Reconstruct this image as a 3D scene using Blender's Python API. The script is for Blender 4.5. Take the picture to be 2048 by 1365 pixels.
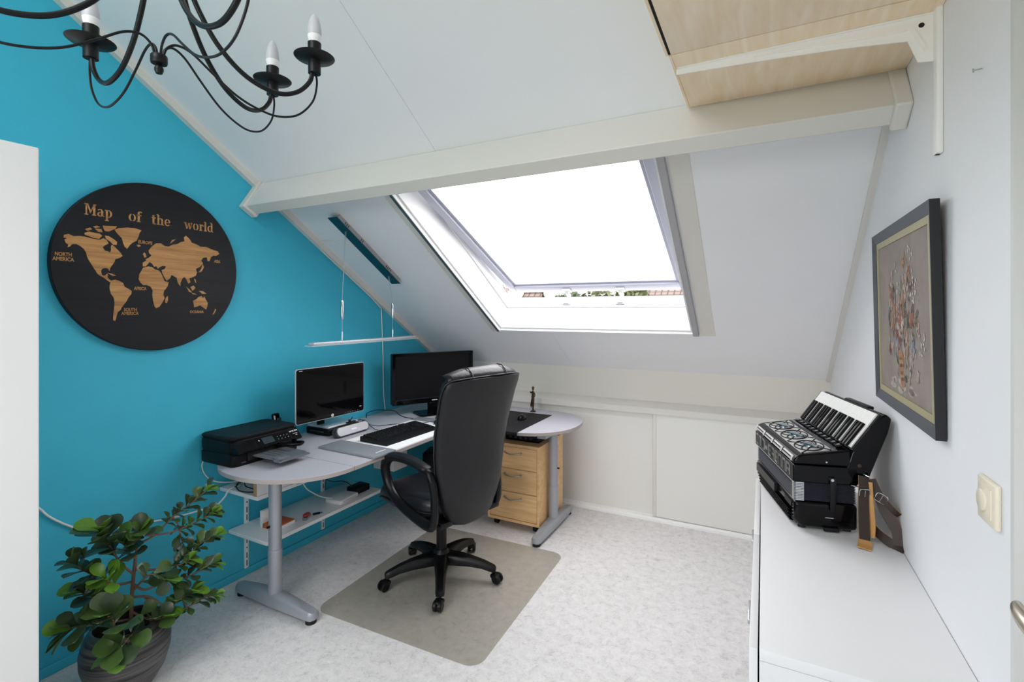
import bpy, bmesh, math, random
from mathutils import Vector, Matrix, Quaternion
from math import sin, cos, pi, radians as R

scene = bpy.context.scene
COL = scene.collection
for o in list(bpy.data.objects):
    bpy.data.objects.remove(o)

# ------------------------------------------------------------------ camera
cam_d = bpy.data.cameras.new('camera'); cam = bpy.data.objects.new('camera', cam_d); COL.objects.link(cam)
cam_d.sensor_width = 36.0; cam_d.lens = 975.4 / 2048 * 36.0
cam_d.shift_y = -60.4 / 2048
cam_d.clip_start = 0.02; cam_d.clip_end = 300
cam.location = (0, 0, 1.5); cam.rotation_euler = (R(90), 0, R(27.274))
scene.camera = cam

# ------------------------------------------------------------------ sky, light, exposure
world = bpy.data.worlds.new('overcast_sky'); scene.world = world; world.use_nodes = True
wn = world.node_tree.nodes; wl = world.node_tree.links
bg = wn['Background']; bg.inputs[0].default_value = (1.0, 0.94, 0.935, 1); bg.inputs[1].default_value = 1.0
vs = scene.view_settings
vs.view_transform = 'Standard'; vs.look = 'None'; vs.gamma = 1.0; vs.exposure = 2.94; vs.use_curve_mapping = False
scene.display_settings.display_device = 'sRGB'
cy = scene.cycles
cy.max_bounces = 16; cy.diffuse_bounces = 8; cy.glossy_bounces = 6; cy.transmission_bounces = 8; cy.transparent_max_bounces = 16
cy.caustics_reflective = False; cy.caustics_refractive = False
cy.sample_clamp_indirect = 6.0
cy.use_denoising = True
def portal(name, loc, rot, sx, sy):        # tells the sampler where the openings are; gives no light itself
    l = bpy.data.lights.new(name, 'AREA'); l.shape = 'RECTANGLE'; l.size = sx; l.size_y = sy
    l.cycles.is_portal = True
    o = bpy.data.objects.new(name, l); COL.objects.link(o); o.location = loc; o.rotation_euler = rot
    return o

# ------------------------------------------------------------------ colours and materials
def hexc(h):
    h = h.lstrip('#'); v = [int(h[i:i + 2], 16) / 255 for i in (0, 2, 4)]
    return tuple(((c / 12.92) if c <= 0.04045 else ((c + 0.055) / 1.055) ** 2.4) for c in v) + (1,)
M = {}
def mat(name, col, rough=0.5, metal=0.0, spec=0.5, noise=0, nscale=20, ndark=0.85, bump=0, bscale=200, coat=0, stretch=None, emit=0, trans=0, ior=1.45, sub=0):
    m = bpy.data.materials.new(name); m.use_nodes = True
    nt = m.node_tree; b = nt.nodes['Principled BSDF']
    c = hexc(col) if isinstance(col, str) else col
    b.inputs['Base Color'].default_value = c
    b.inputs['Roughness'].default_value = rough; b.inputs['Metallic'].default_value = metal
    b.inputs['Specular IOR Level'].default_value = spec
    b.inputs['Coat Weight'].default_value = coat
    b.inputs['Transmission Weight'].default_value = trans; b.inputs['IOR'].default_value = ior
    if sub: b.inputs['Subsurface Weight'].default_value = sub
    tc = nt.nodes.new('ShaderNodeTexCoord'); src = tc.outputs['Object']
    if stretch:
        mp = nt.nodes.new('ShaderNodeMapping'); mp.inputs['Scale'].default_value = stretch
        nt.links.new(src, mp.inputs['Vector']); src = mp.outputs['Vector']
    if noise:
        n = nt.nodes.new('ShaderNodeTexNoise'); n.inputs['Scale'].default_value = nscale; n.inputs['Detail'].default_value = 6; n.inputs['Roughness'].default_value = 0.65
        nt.links.new(src, n.inputs['Vector'])
        r = nt.nodes.new('ShaderNodeValToRGB'); r.color_ramp.elements[0].position = 0.5 - noise / 2; r.color_ramp.elements[1].position = 0.5 + noise / 2
        r.color_ramp.elements[0].color = tuple(x * ndark for x in c[:3]) + (1,); r.color_ramp.elements[1].color = c
        nt.links.new(n.outputs['Fac'], r.inputs['Fac']); nt.links.new(r.outputs['Color'], b.inputs['Base Color'])
    if bump:
        n2 = nt.nodes.new('ShaderNodeTexNoise'); n2.inputs['Scale'].default_value = bscale; n2.inputs['Detail'].default_value = 4
        nt.links.new(src, n2.inputs['Vector'])
        bp = nt.nodes.new('ShaderNodeBump'); bp.inputs['Strength'].default_value = bump; bp.inputs['Distance'].default_value = 0.002
        nt.links.new(n2.outputs['Fac'], bp.inputs['Height']); nt.links.new(bp.outputs['Normal'], b.inputs['Normal'])
    M[name] = m
    return m

def wood(name, c1, c2, scale=(1, 1, 1), wscale=8, rough=0.5, dist=6, knots=None):
    m = bpy.data.materials.new(name); m.use_nodes = True; nt = m.node_tree; b = nt.nodes['Principled BSDF']
    b.inputs['Roughness'].default_value = rough
    tc = nt.nodes.new('ShaderNodeTexCoord'); mp = nt.nodes.new('ShaderNodeMapping'); mp.inputs['Scale'].default_value = scale
    nt.links.new(tc.outputs['Object'], mp.inputs['Vector'])
    n = nt.nodes.new('ShaderNodeTexNoise'); n.inputs['Scale'].default_value = wscale; n.inputs['Detail'].default_value = 8; n.inputs['Distortion'].default_value = dist * 0.1
    nt.links.new(mp.outputs['Vector'], n.inputs['Vector'])
    r = nt.nodes.new('ShaderNodeValToRGB'); r.color_ramp.elements[0].position = 0.32; r.color_ramp.elements[1].position = 0.68
    r.color_ramp.elements[0].color = hexc(c1); r.color_ramp.elements[1].color = hexc(c2)
    nt.links.new(n.outputs['Fac'], r.inputs['Fac'])
    out = r.outputs['Color']
    if knots:
        v = nt.nodes.new('ShaderNodeTexVoronoi'); v.inputs['Scale'].default_value = knots[0]
        mp2 = nt.nodes.new('ShaderNodeMapping'); mp2.inputs['Scale'].default_value = (1, 0.6, 1.5); nt.links.new(tc.outputs['Object'], mp2.inputs['Vector'])
        nt.links.new(mp2.outputs['Vector'], v.inputs['Vector'])
        r2 = nt.nodes.new('ShaderNodeValToRGB'); r2.color_ramp.elements[0].position = 0.0; r2.color_ramp.elements[1].position = 0.12
        r2.color_ramp.elements[0].color = hexc(knots[1]); r2.color_ramp.elements[1].color = (1, 1, 1, 1)
        nt.links.new(v.outputs['Distance'], r2.inputs['Fac'])
        mx = nt.nodes.new('ShaderNodeMix'); mx.data_type = 'RGBA'; mx.blend_type = 'MULTIPLY'; mx.inputs['Factor'].default_value = 1
        nt.links.new(out, mx.inputs[6]); nt.links.new(r2.outputs['Color'], mx.inputs[7]); out = mx.outputs[2]
    nt.links.new(out, b.inputs['Base Color'])
    M[name] = m; return m

def film(name, tint, haze, hazew, rough=0.25):      # clear tinted sheet: tinted see-through + a little milky body + gloss
    m = bpy.data.materials.new(name); m.use_nodes = True; nt = m.node_tree; nt.nodes.remove(nt.nodes['Principled BSDF'])
    t = nt.nodes.new('ShaderNodeBsdfTransparent'); t.inputs[0].default_value = tint
    d = nt.nodes.new('ShaderNodeBsdfDiffuse'); d.inputs[0].default_value = haze
    g = nt.nodes.new('ShaderNodeBsdfGlossy'); g.inputs['Roughness'].default_value = rough
    f = nt.nodes.new('ShaderNodeLayerWeight'); f.inputs[0].default_value = 0.12      # Fresnel-like, the same from both sides of the sheet
    fr_ = nt.nodes.new('ShaderNodeMath'); fr_.operation = 'MULTIPLY_ADD'; fr_.inputs[1].default_value = 0.5; fr_.inputs[2].default_value = 0.035
    nt.links.new(f.outputs['Facing'], fr_.inputs[0]); f = fr_
    m1 = nt.nodes.new('ShaderNodeMixShader'); m1.inputs[0].default_value = hazew
    m2 = nt.nodes.new('ShaderNodeMixShader')
    nt.links.new(t.outputs[0], m1.inputs[1]); nt.links.new(d.outputs[0], m1.inputs[2])
    nt.links.new(f.outputs[0], m2.inputs[0]); nt.links.new(m1.outputs[0], m2.inputs[1]); nt.links.new(g.outputs[0], m2.inputs[2])
    nt.links.new(m2.outputs[0], nt.nodes['Material Output'].inputs[0])
    M[name] = m; return m

def floor_material():
    m = bpy.data.materials.new('felt_floor'); m.use_nodes = True; nt = m.node_tree; b = nt.nodes['Principled BSDF']
    b.inputs['Roughness'].default_value = 0.8; b.inputs['Specular IOR Level'].default_value = 0.2
    tc = nt.nodes.new('ShaderNodeTexCoord')
    def ns(s, d, x):
        mp = nt.nodes.new('ShaderNodeMapping'); mp.inputs['Scale'].default_value = x; nt.links.new(tc.outputs['Object'], mp.inputs['Vector'])
        n = nt.nodes.new('ShaderNodeTexNoise'); n.inputs['Scale'].default_value = s; n.inputs['Detail'].default_value = d; n.inputs['Roughness'].default_value = 0.7; n.inputs['Distortion'].default_value = 0.6
        nt.links.new(mp.outputs['Vector'], n.inputs['Vector']); return n
    a = ns(24, 9, (1, 1, 1)); c = ns(95, 5, (1, 1.7, 1))
    mx = nt.nodes.new('ShaderNodeMix'); mx.data_type = 'FLOAT'; mx.inputs[0].default_value = 0.42
    nt.links.new(a.outputs['Fac'], mx.inputs[2]); nt.links.new(c.outputs['Fac'], mx.inputs[3])
    r = nt.nodes.new('ShaderNodeValToRGB'); e = r.color_ramp.elements
    e[0].position = 0.33; e[0].color = hexc('#b3b1b0'); e[1].position = 0.64; e[1].color = hexc('#e6e4e3')
    k = e.new(0.47); k.color = hexc('#d6d4d3')
    nt.links.new(mx.outputs[0], r.inputs['Fac']); nt.links.new(r.outputs['Color'], b.inputs['Base Color'])
    M['felt_floor'] = m

def roof_material():
    m = bpy.data.materials.new('roof_tile'); m.use_nodes = True; nt = m.node_tree; b = nt.nodes['Principled BSDF']; b.inputs['Roughness'].default_value = 0.8
    tc = nt.nodes.new('ShaderNodeTexCoord'); br = nt.nodes.new('ShaderNodeTexBrick'); br.inputs['Scale'].default_value = 1.0
    br.inputs['Brick Width'].default_value = 0.2; br.inputs['Row Height'].default_value = 0.2; br.inputs['Mortar Size'].default_value = 0.025; br.offset = 0
    br.inputs['Color1'].default_value = hexc('#5f524c'); br.inputs['Color2'].default_value = hexc('#554943'); br.inputs['Mortar'].default_value = hexc('#2c2724')
    nt.links.new(tc.outputs['Object'], br.inputs['Vector']); nt.links.new(br.outputs['Color'], b.inputs['Base Color'])
    M['roof_tile'] = m
def brushed_pot():
    m = bpy.data.materials.new('brushed_pot'); m.use_nodes = True; nt = m.node_tree; b = nt.nodes['Principled BSDF']
    b.inputs['Roughness'].default_value = 0.38; b.inputs['Metallic'].default_value = 0.25
    tc = nt.nodes.new('ShaderNodeTexCoord'); mp = nt.nodes.new('ShaderNodeMapping'); mp.inputs['Scale'].default_value = (2.2, 2.2, 60); mp.inputs['Rotation'].default_value = (R(12), R(-10), 0)
    n = nt.nodes.new('ShaderNodeTexNoise'); n.inputs['Scale'].default_value = 1.6; n.inputs['Detail'].default_value = 6
    nt.links.new(tc.outputs['Object'], mp.inputs['Vector']); nt.links.new(mp.outputs['Vector'], n.inputs['Vector'])
    r = nt.nodes.new('ShaderNodeValToRGB'); r.color_ramp.elements[0].position = 0.36; r.color_ramp.elements[1].position = 0.66
    r.color_ramp.elements[0].color = hexc('#2b2a2c'); r.color_ramp.elements[1].color = hexc('#6c6968')
    nt.links.new(n.outputs['Fac'], r.inputs['Fac']); nt.links.new(r.outputs['Color'], b.inputs['Base Color'])
    M['brushed_pot'] = m

mat('teal_paint', '#3db8d4', 0.62, noise=0.5, nscale=5, ndark=0.94, bump=0.15, bscale=260)
mat('white_ceiling', '#ececee', 0.55, noise=0.6, nscale=3, ndark=0.97, bump=0.05, bscale=120)
mat('white_wall', '#ebebed', 0.6, bump=0.12, bscale=240)
mat('cream_paint', '#d8d5ce', 0.45, bump=0.05, bscale=60)
mat('knee_cream', '#dcd8ce', 0.5)
mat('white_gloss', '#f1f1f0', 0.35)
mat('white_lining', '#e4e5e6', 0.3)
mat('sash_backlit', '#b9bac8', 0.35)  # white sash; its backlit shade is put into this grey-lavender base colour
mat('door_grey', '#d2d2cf', 0.45)
mat('door_white', '#e3e2dd', 0.4)
mat('cabinet_white', '#e4e4e5', 0.42)
mat('wardrobe_white', '#ebebea', 0.42)
mat('bracket_white', '#f0eeea', 0.4)
mat('lamp_chrome', '#4d6164', 0.15, metal=1)
mat('dark_gap', '#1c1a19', 0.9)
mat('rail_grey', '#a9a8ab', 0.4, metal=0.3)
mat('rail_dark', '#4c5a62', 0.45, metal=0.2)
floor_material(); roof_material(); brushed_pot()
film('mat_film', (0.925, 0.915, 0.885, 1), hexc('#cfccc4'), 0.12, 0.3)
film('window_glass', (0.97, 0.99, 1.0, 1), hexc('#ffffff'), 0.0, 0.0)
film('acrylic', (0.82, 0.9, 0.92, 1), hexc('#e8f2f4'), 0.35, 0.1)
mat('black_metal', '#101012', 0.38, spec=0.35)
mat('bulb_glass', '#c6c7cb', 0.3)
mat('bulb_white', '#fafafa', 0.4)
mat('chrome', '#c8ccd0', 0.12, metal=1)
mat('steel', '#b9babc', 0.32, metal=0.9)
mat('nickel', '#bdb6a6', 0.28, metal=1)
mat('brass', '#c5a860', 0.3, metal=1)
mat('leg_silver', '#a4a7ae', 0.42, metal=0.35)
mat('rubber', '#151515', 0.7)
mat('desk_grey', '#b4b3bb', 0.5, noise=0.6, nscale=30, ndark=0.95)
mat('desk_edge', '#a39b98', 0.5)
mat('worn_edge', '#c49a72', 0.6)
mat('black_plastic', '#0e0e10', 0.38, spec=0.25)
mat('black_matte', '#151517', 0.6, spec=0.25)
mat('black_gloss', '#08080a', 0.08, spec=0.22)
mat('screen_gloss', '#060608', 0.04, spec=0.16)
mat('screen_matte', '#0e0e11', 0.3, spec=0.2)
mat('dark_grey_plastic', '#3b3d41', 0.45)
mat('tray_grey', '#62676b', 0.4)
mat('grey_plastic', '#8d9298', 0.45)
mat('light_grey', '#c9c9cb', 0.4)
mat('silver_plastic', '#c6c8cc', 0.3, metal=0.3)
mat('white_plastic', '#efefef', 0.35)
mat('cream_plastic', '#e6dcc8', 0.35)
mat('white_paper', '#f4f4f5', 0.6)
mat('pad_grey', '#83878d', 0.5)
mat('leather', '#18181b', 0.36, spec=0.42, bump=0.35, bscale=420)
mat('leather_seat', '#141418', 0.28, spec=0.5, bump=0.6, bscale=60)
mat('chair_plastic', '#0d0d0f', 0.32, spec=0.3)
mat('bronze', '#5a4631', 0.45, metal=0.7, noise=0.5, nscale=60, ndark=0.55)
wood('drawer_wood', '#dfb27c', '#efc793', (0.6, 6, 9), 4, 0.45)
wood('drawer_front', '#dcae77', '#edc48e', (1.2, 6, 14), 4, 0.45)
wood('maple', '#ecd3b0', '#f6e4ca', (16, 2.0, 14), 2.2, 0.5)
wood('map_pine', '#9a6a38', '#c8955a', (4, 2.2, 34), 1.6, 0.55, knots=(5.2, '#6b3c1c'))
wood('map_black', '#0e0f13', '#17181e', (4, 2, 40), 1.5, 0.5, knots=(5.0, '#0a0a0c')); M['map_black'].node_tree.nodes['Principled BSDF'].inputs['Specular IOR Level'].default_value = 0.28
mat('frame_navy', '#343a46', 0.4)
mat('frame_black', '#1b1b1e', 0.4)
mat('frame_gold', '#a9a17c', 0.4, metal=0.2)
mat('canvas', '#988c84', 0.65, noise=0.5, nscale=9, ndark=0.66, bump=0.3, bscale=90)
mat('leaf_dark', '#37492f', 0.3, noise=0.5, nscale=14, ndark=0.72, spec=0.5)
mat('leaf_mid', '#46602f', 0.3, noise=0.5, nscale=14, ndark=0.78, spec=0.5)
mat('leaf_bright', '#5f8a2a', 0.35, noise=0.4, nscale=14, ndark=0.85, spec=0.5)
mat('bark', '#7d5f4c', 0.75, noise=0.6, nscale=60, ndark=0.7, bump=0.6, bscale=150)
mat('stem_green', '#7f9a45', 0.5)
mat('soil', '#2c2320', 0.95, noise=0.6, nscale=80, ndark=0.5, bump=1, bscale=120)
mat('cable_white', '#e4e2de', 0.45)
mat('cable_black', '#141414', 0.5)
mat('acc_black', '#08080a', 0.1, spec=0.25)
mat('acc_matte', '#121214', 0.4, spec=0.3)
mat('bellow_blue', '#34363f', 0.55)
mat('grille_silver', '#d9d8d6', 0.3, metal=0.35)
mat('ivory', '#f1f0ec', 0.25)
mat('strap_brown', '#33241c', 0.5, noise=0.5, nscale=40, ndark=0.7)
mat('strap_tan', '#c8965c', 0.65, noise=0.5, nscale=30, ndark=0.8)
mat('tree_leaf', '#3c4a38', 0.7, noise=0.6, nscale=3, ndark=0.6)
mat('tree_leaf_b', '#4d5638', 0.7, noise=0.6, nscale=3, ndark=0.6)
mat('house_wall', '#b3a798', 0.85)
mat('lawn', '#7c8560', 0.9, noise=0.6, nscale=0.4, ndark=0.8)
mat('orange_card', '#c86a3c', 0.6); mat('red_plastic', '#b33a30', 0.5); mat('blue_plastic', '#3f6ea8', 0.5)
mat('lcd', '#2d3a40', 0.2); mat('print_white', '#e9e9ea', 0.5); mat('cupboard_line', '#8f8f8e', 0.6)

# ------------------------------------------------------------------ mesh helpers
class MB:
    def __init__(s): s.v = []; s.f = []; s.mi = []
    def add(s, vs, fs, mi=0):
        n = len(s.v); s.v += [tuple(v) for v in vs]; s.f += [tuple(i + n for i in f) for f in fs]; s.mi += [mi] * len(fs); return s
    def box(s, c, d, r=0, seg=2, rot=None, mi=0):
        bm = bmesh.new(); bmesh.ops.create_cube(bm, size=1)
        bmesh.ops.scale(bm, vec=d, verts=bm.verts)
        if r > 0:
            bmesh.ops.bevel(bm, geom=list(bm.edges), offset=min(r, min(d) * 0.49), segments=seg, affect='EDGES', profile=0.5)
        mt = Matrix.Translation(c) @ (rot.to_4x4() if rot is not None else Matrix.Identity(4))
        bm.verts.index_update()
        vs = [mt @ v.co for v in bm.verts]; fs = [[v.index for v in f.verts] for f in bm.faces]; bm.free()
        return s.add(vs, fs, mi)
    def bb(s, x0, x1, y0, y1, z0, z1, r=0, seg=2, mi=0):
        return s.box(((x0 + x1) / 2, (y0 + y1) / 2, (z0 + z1) / 2), (abs(x1 - x0), abs(y1 - y0), abs(z1 - z0)), r, seg, None, mi)
    def loft(s, secs, cap=True, closed=False, mi=0):
        n = len(secs[0]); vs = [p for sec in secs for p in sec]; fs = []
        m = len(secs)
        for i in range(m if closed else m - 1):
            a = i * n; b = ((i + 1) % m) * n
            for j in range(n):
                k = (j + 1) % n; fs.append((a + j, a + k, b + k, b + j))
        if cap and not closed:
            fs.append(tuple(range(n - 1, -1, -1))); fs.append(tuple(range((m - 1) * n, m * n)))
        return s.add(vs, fs, mi)
    def tube(s, pts, r, n=8, closed=False, cap=True, mi=0, flat=1.0):
        pts = [Vector(p) for p in pts]; m = len(pts); rs = r if isinstance(r, (list, tuple)) else [r] * m
        tan = []
        for i in range(m):
            a = pts[(i - 1) % m] if (closed or i > 0) else pts[0]; b = pts[(i + 1) % m] if (closed or i < m - 1) else pts[-1]
            t = (b - a); tan.append(t.normalized() if t.length > 1e-9 else Vector((0, 0, 1)))
        u = tan[0].orthogonal().normalized(); secs = []
        for i in range(m):
            u = (u - tan[i] * u.dot(tan[i])); u = u.normalized() if u.length > 1e-6 else tan[i].orthogonal().normalized()
            w = tan[i].cross(u)
            secs.append([pts[i] + u * (rs[i] * cos(2 * pi * j / n)) + w * (rs[i] * flat * sin(2 * pi * j / n)) for j in range(n)])
        return s.loft(secs, cap, closed, mi)
    def cyl(s, p0, p1, r0, r1=None, n=20, mi=0, cap=True):
        return s.tube([p0, p1], [r0, r0 if r1 is None else r1], n, cap=cap, mi=mi)
    def lathe(s, prof, c=(0, 0, 0), n=28, mi=0, axis='z', cap=True):
        secs = []
        for r, h in prof:
            sec = []
            for j in range(n):
                a = 2 * pi * j / n; r = max(r, 1e-4)
                if axis == 'z': p = (c[0] + r * cos(a), c[1] + r * sin(a), c[2] + h)
                elif axis == 'x': p = (c[0] + h, c[1] + r * cos(a), c[2] + r * sin(a))
                else: p = (c[0] + r * sin(a), c[1] + h, c[2] + r * cos(a))
                sec.append(p)
            secs.append(sec)
        return s.loft(secs, cap, False, mi)
    def ball(s, c, r, n=16, m=10, mi=0, sc=(1, 1, 1)):
        secs = []
        for i in range(m + 1):
            t = -pi / 2 + pi * i / m; rr = max(cos(t), 1e-3)
            secs.append([(c[0] + sc[0] * r * rr * cos(2 * pi * j / n), c[1] + sc[1] * r * rr * sin(2 * pi * j / n), c[2] + sc[2] * r * sin(t)) for j in range(n)])
        return s.loft(secs, True, False, mi)
    def prism(s, poly, fn, h0, h1, mi=0):       # poly of 2D points; fn(a, b, h) -> 3D
        n = len(poly); vs = [fn(a, b, h0) for a, b in poly] + [fn(a, b, h1) for a, b in poly]
        fs = [tuple(range(n - 1, -1, -1)), tuple(range(n, 2 * n))] + [(i, (i + 1) % n, n + (i + 1) % n, n + i) for i in range(n)]
        return s.add(vs, fs, mi)
    def build(s, name, mats, parent=None, smooth=38, data=None):
        me = bpy.data.meshes.new(name); me.from_pydata(s.v, [], s.f)
        mats = mats if isinstance(mats, (list, tuple)) else [mats]
        for m in mats: me.materials.append(M[m])
        if len(mats) > 1: me.polygons.foreach_set('material_index', s.mi)
        bm = bmesh.new(); bm.from_mesh(me); bmesh.ops.recalc_face_normals(bm, faces=bm.faces); bm.to_mesh(me); bm.free()
        if smooth:
            me.polygons.foreach_set('use_smooth', [True] * len(me.polygons)); me.set_sharp_from_angle(angle=R(smooth))
        me.update()
        return link(name, me, parent)
def link(name, me, parent=None):
    o = bpy.data.objects.new(name, me); COL.objects.link(o)
    if parent is not None: o.parent = parent
    return o
def thing(name, label, cat, loc=(0, 0, 0), rz=0.0, group=None):
    o = bpy.data.objects.new(name, None); COL.objects.link(o); o.empty_display_size = 0.05
    o.location = loc; o.rotation_euler = (0, 0, rz); o['label'] = label; o['category'] = cat
    if group: o['group'] = group
    return o
def tag(o, label, cat, group=None):
    o['label'] = label; o['category'] = cat
    if group: o['group'] = group
    return o
def struct(o, label=None, cat=None):
    o['kind'] = 'structure'
    if label: o['label'] = label
    if cat: o['category'] = cat
    return o
def crs(pts, n=8, closed=False):               # Catmull-Rom through the points
    pts = [Vector(p) for p in pts]; out = []; m = len(pts)
    rng = m if closed else m - 1
    for i in range(rng):
        g = lambda k: pts[k % m] if closed else pts[max(0, min(m - 1, k))]
        p0, p1, p2, p3 = g(i - 1), g(i), g(i + 1), g(i + 2)
        for j in range(n):
            t = j / n
            out.append(0.5 * ((2 * p1) + (p2 - p0) * t + (2 * p0 - 5 * p1 + 4 * p2 - p3) * t * t + (3 * p1 - p0 - 3 * p2 + p3) * t ** 3))
    if not closed: out.append(pts[-1])
    return out
def rrect(w, h, r, n=5, cx=0, cy=0):
    out = []
    for qx, qy, a0 in ((1, 1, 0), (-1, 1, 90), (-1, -1, 180), (1, -1, 270)):
        for k in range(n + 1):
            a = R(a0 + 90 * k / n); out.append((cx + qx * (w / 2 - r) + r * cos(a), cy + qy * (h / 2 - r) + r * sin(a)))
    return out
def text_geo(s, size, extrude=0.0005, bold=0.0, spacing=1.0):
    cu = bpy.data.curves.new('txt', 'FONT'); cu.body = s; cu.size = size; cu.extrude = extrude; cu.offset = bold; cu.space_character = spacing; cu.resolution_u = 3
    o = bpy.data.objects.new('txt', cu); COL.objects.link(o)
    dg = bpy.context.evaluated_depsgraph_get(); me = bpy.data.meshes.new_from_object(o.evaluated_get(dg))
    vs = [tuple(v.co) for v in me.vertices]; fs = [tuple(p.vertices) for p in me.polygons]
    bpy.data.objects.remove(o); bpy.data.curves.remove(cu); bpy.data.meshes.remove(me)
    return vs, fs
def put_text(mb, s, size, fn, width=None, extrude=0.0005, bold=0.0, mi=0):   # fn(x, y, z) -> 3D ; scaled to width
    vs, fs = text_geo(s, size, extrude, bold)
    if not vs: return
    x0 = min(v[0] for v in vs); x1 = max(v[0] for v in vs); k = 1 if width is None else width / max(x1 - x0, 1e-6)
    mb.add([fn((x - x0) * k, y, z) for x, y, z in vs], fs, mi)
def dup(root, loc=None, rz=None, label=None):
    r = root.copy(); COL.objects.link(r)
    if loc is not None: r.location = loc
    if rz is not None: r.rotation_euler = (0, 0, rz)
    if label: r['label'] = label
    for ch in list(root.children):
        c = ch.copy(); COL.objects.link(c); c.parent = r
        for g in ch.children:
            d = g.copy(); COL.objects.link(d); d.parent = c
    return r

# ================================================================== the room
XL, XR, YB, YW, YR = -2.615, 0.375, 3.575, 3.66, -1.5
SLA = math.atan(0.647); CA, SA = cos(SLA), sin(SLA)
def SL(x, s, n=0.0):            # a point on the roof slope: s up the slope from the knee wall, n into the room
    return (x, YW - s * CA - n * SA, 1.06 + s * SA - n * CA)
def slbox(mb, x0, x1, s0, s1, n0, n1, mi=0):
    c = [SL(x, s, n) for n in (n0, n1) for s in (s0, s1) for x in (x0, x1)]
    return mb.add(c, [(0, 1, 3, 2), (4, 6, 7, 5), (0, 4, 5, 1), (2, 3, 7, 6), (0, 2, 6, 4), (1, 5, 7, 3)], mi)
SRIDGE = 4.45
ridge = SL(0, SRIDGE)
ZT = ridge[2]; YRG = ridge[1]
ZR = ZT - 0.647 * (YRG - YR)        # height of the rear wall under the other roof slope
def RS(x, t, n=0.0):                # a point on the rear roof slope: t down from the ridge, n into the room
    return (x, YRG - t * CA + n * SA, ZT - t * SA - n * CA)
def rsbox(mb, x0, x1, s0, s1, n0, n1, mi=0):
    c = [RS(x, s, n) for n in (n0, n1) for s in (s0, s1) for x in (x0, x1)]
    return mb.add(c, [(0, 1, 3, 2), (4, 6, 7, 5), (0, 4, 5, 1), (2, 3, 7, 6), (0, 2, 6, 4), (1, 5, 7, 3)], mi)

struct(MB().bb(XL - 0.1, XR + 0.1, YR - 0.1, YW + 0.1, -0.1, 0).build('floor', 'felt_floor'), 'light grey mottled felt floor', 'floor')
# left wall (teal) : outline follows the slope
def wall_poly(zt_extra=0.06):
    return [(YR, 0), (YW + 0.1, 0), (YW + 0.1, 1.0), (SL(0, SRIDGE)[1], ZT + zt_extra), (YR, ZR + zt_extra)]
struct(MB().prism(wall_poly(), lambda a, b, h: (h, a, b), XL - 0.1, XL).build('wall_left', 'teal_paint'), 'teal painted gable wall', 'wall')
# right wall with a doorway between y = 0.24 and 1.11
DY0, DY1, DZ = 0.24, 1.112, 2.06
wr = MB()
fx = lambda a, b, h: (h, a, b)
wr.prism([(DY1, 0), (YW + 0.1, 0), (YW + 0.1, 1.0), (DY1, 1.06 + 0.647 * (YW - DY1) + 0.06)], fx, XR, XR + 0.1)
wr.prism([(YR, 0), (DY0, 0), (DY0, 1.06 + 0.647 * (YW - DY0) + 0.06), (YRG, ZT + 0.06), (YR, ZR + 0.06)], fx, XR, XR + 0.1)
wr.prism([(DY0, DZ), (DY1, DZ), (DY1, 1.06 + 0.647 * (YW - DY1) + 0.06), (DY0, 1.06 + 0.647 * (YW - DY0) + 0.06)], fx, XR, XR + 0.1)
struct(wr.build('wall_right', 'white_wall'), 'white painted right wall', 'wall')
# rear wall with a wide unseen window, added to let fill daylight in
RW = (-2.2, -0.25, 0.8, 2.3)
rw = MB()
rw.bb(XL - 0.1, RW[0], YR - 0.1, YR, 0, ZR + 0.06).bb(RW[1], XR + 0.1, YR - 0.1, YR, 0, ZR + 0.06).bb(RW[0], RW[1], YR - 0.1, YR, 0, RW[2]).bb(RW[0], RW[1], YR - 0.1, YR, RW[3], ZR + 0.06)
struct(rw.build('wall_rear', 'white_wall'), 'white wall behind the camera', 'wall')
w2 = bpy.data.objects.new('added_window_2', None); COL.objects.link(w2); w2.location = ((RW[0] + RW[1]) / 2, YR - 0.05, RW[2]); struct(w2, 'wide white framed window added behind the camera for fill light', 'window')
hw, hh = (RW[1] - RW[0]) / 2, RW[3] - RW[2]
MB().bb(-hw, hw, -0.03, 0.03, 0, 0.06).bb(-hw, hw, -0.03, 0.03, hh - 0.06, hh).bb(-hw, -hw + 0.06, -0.03, 0.03, 0, hh).bb(hw - 0.06, hw, -0.03, 0.03, 0, hh).bb(-0.03, 0.03, -0.03, 0.03, 0, hh).build('window_frame', 'white_gloss', w2)
MB().bb(-hw + 0.06, -0.03, -0.004, 0.004, 0.06, hh - 0.06).build('pane', 'window_glass', w2)
MB().bb(0.03, hw - 0.06, -0.004, 0.004, 0.06, hh - 0.06).build('pane', 'window_glass', w2)
# and a smaller unseen roof window in the other slope, added to brighten the ceiling
RX0, RX1, RT0, RT1 = -1.9, -0.3, 0.3, 1.3
w3 = bpy.data.objects.new('added_window_3', None); COL.objects.link(w3); struct(w3, 'small white framed roof window added behind the camera for fill light', 'window')
m = MB(); e_ = 0.06
for b_ in ((RX0, RX1, RT0, RT0 + e_), (RX0, RX1, RT1 - e_, RT1), (RX0, RX0 + e_, RT0 + e_, RT1 - e_), (RX1 - e_, RX1, RT0 + e_, RT1 - e_)): rsbox(m, *b_, -0.1, -0.16)
m.build('window_frame', 'white_gloss', w3)
m = MB(); rsbox(m, RX0 + e_, RX1 - e_, RT0 + e_, RT1 - e_, -0.12, -0.125); m.build('pane', 'window_glass', w3)
portal('rear_roof_portal', RS((RX0 + RX1) / 2, (RT0 + RT1) / 2, -0.25), (SLA, 0, 0), RX1 - RX0, RT1 - RT0)
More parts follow.
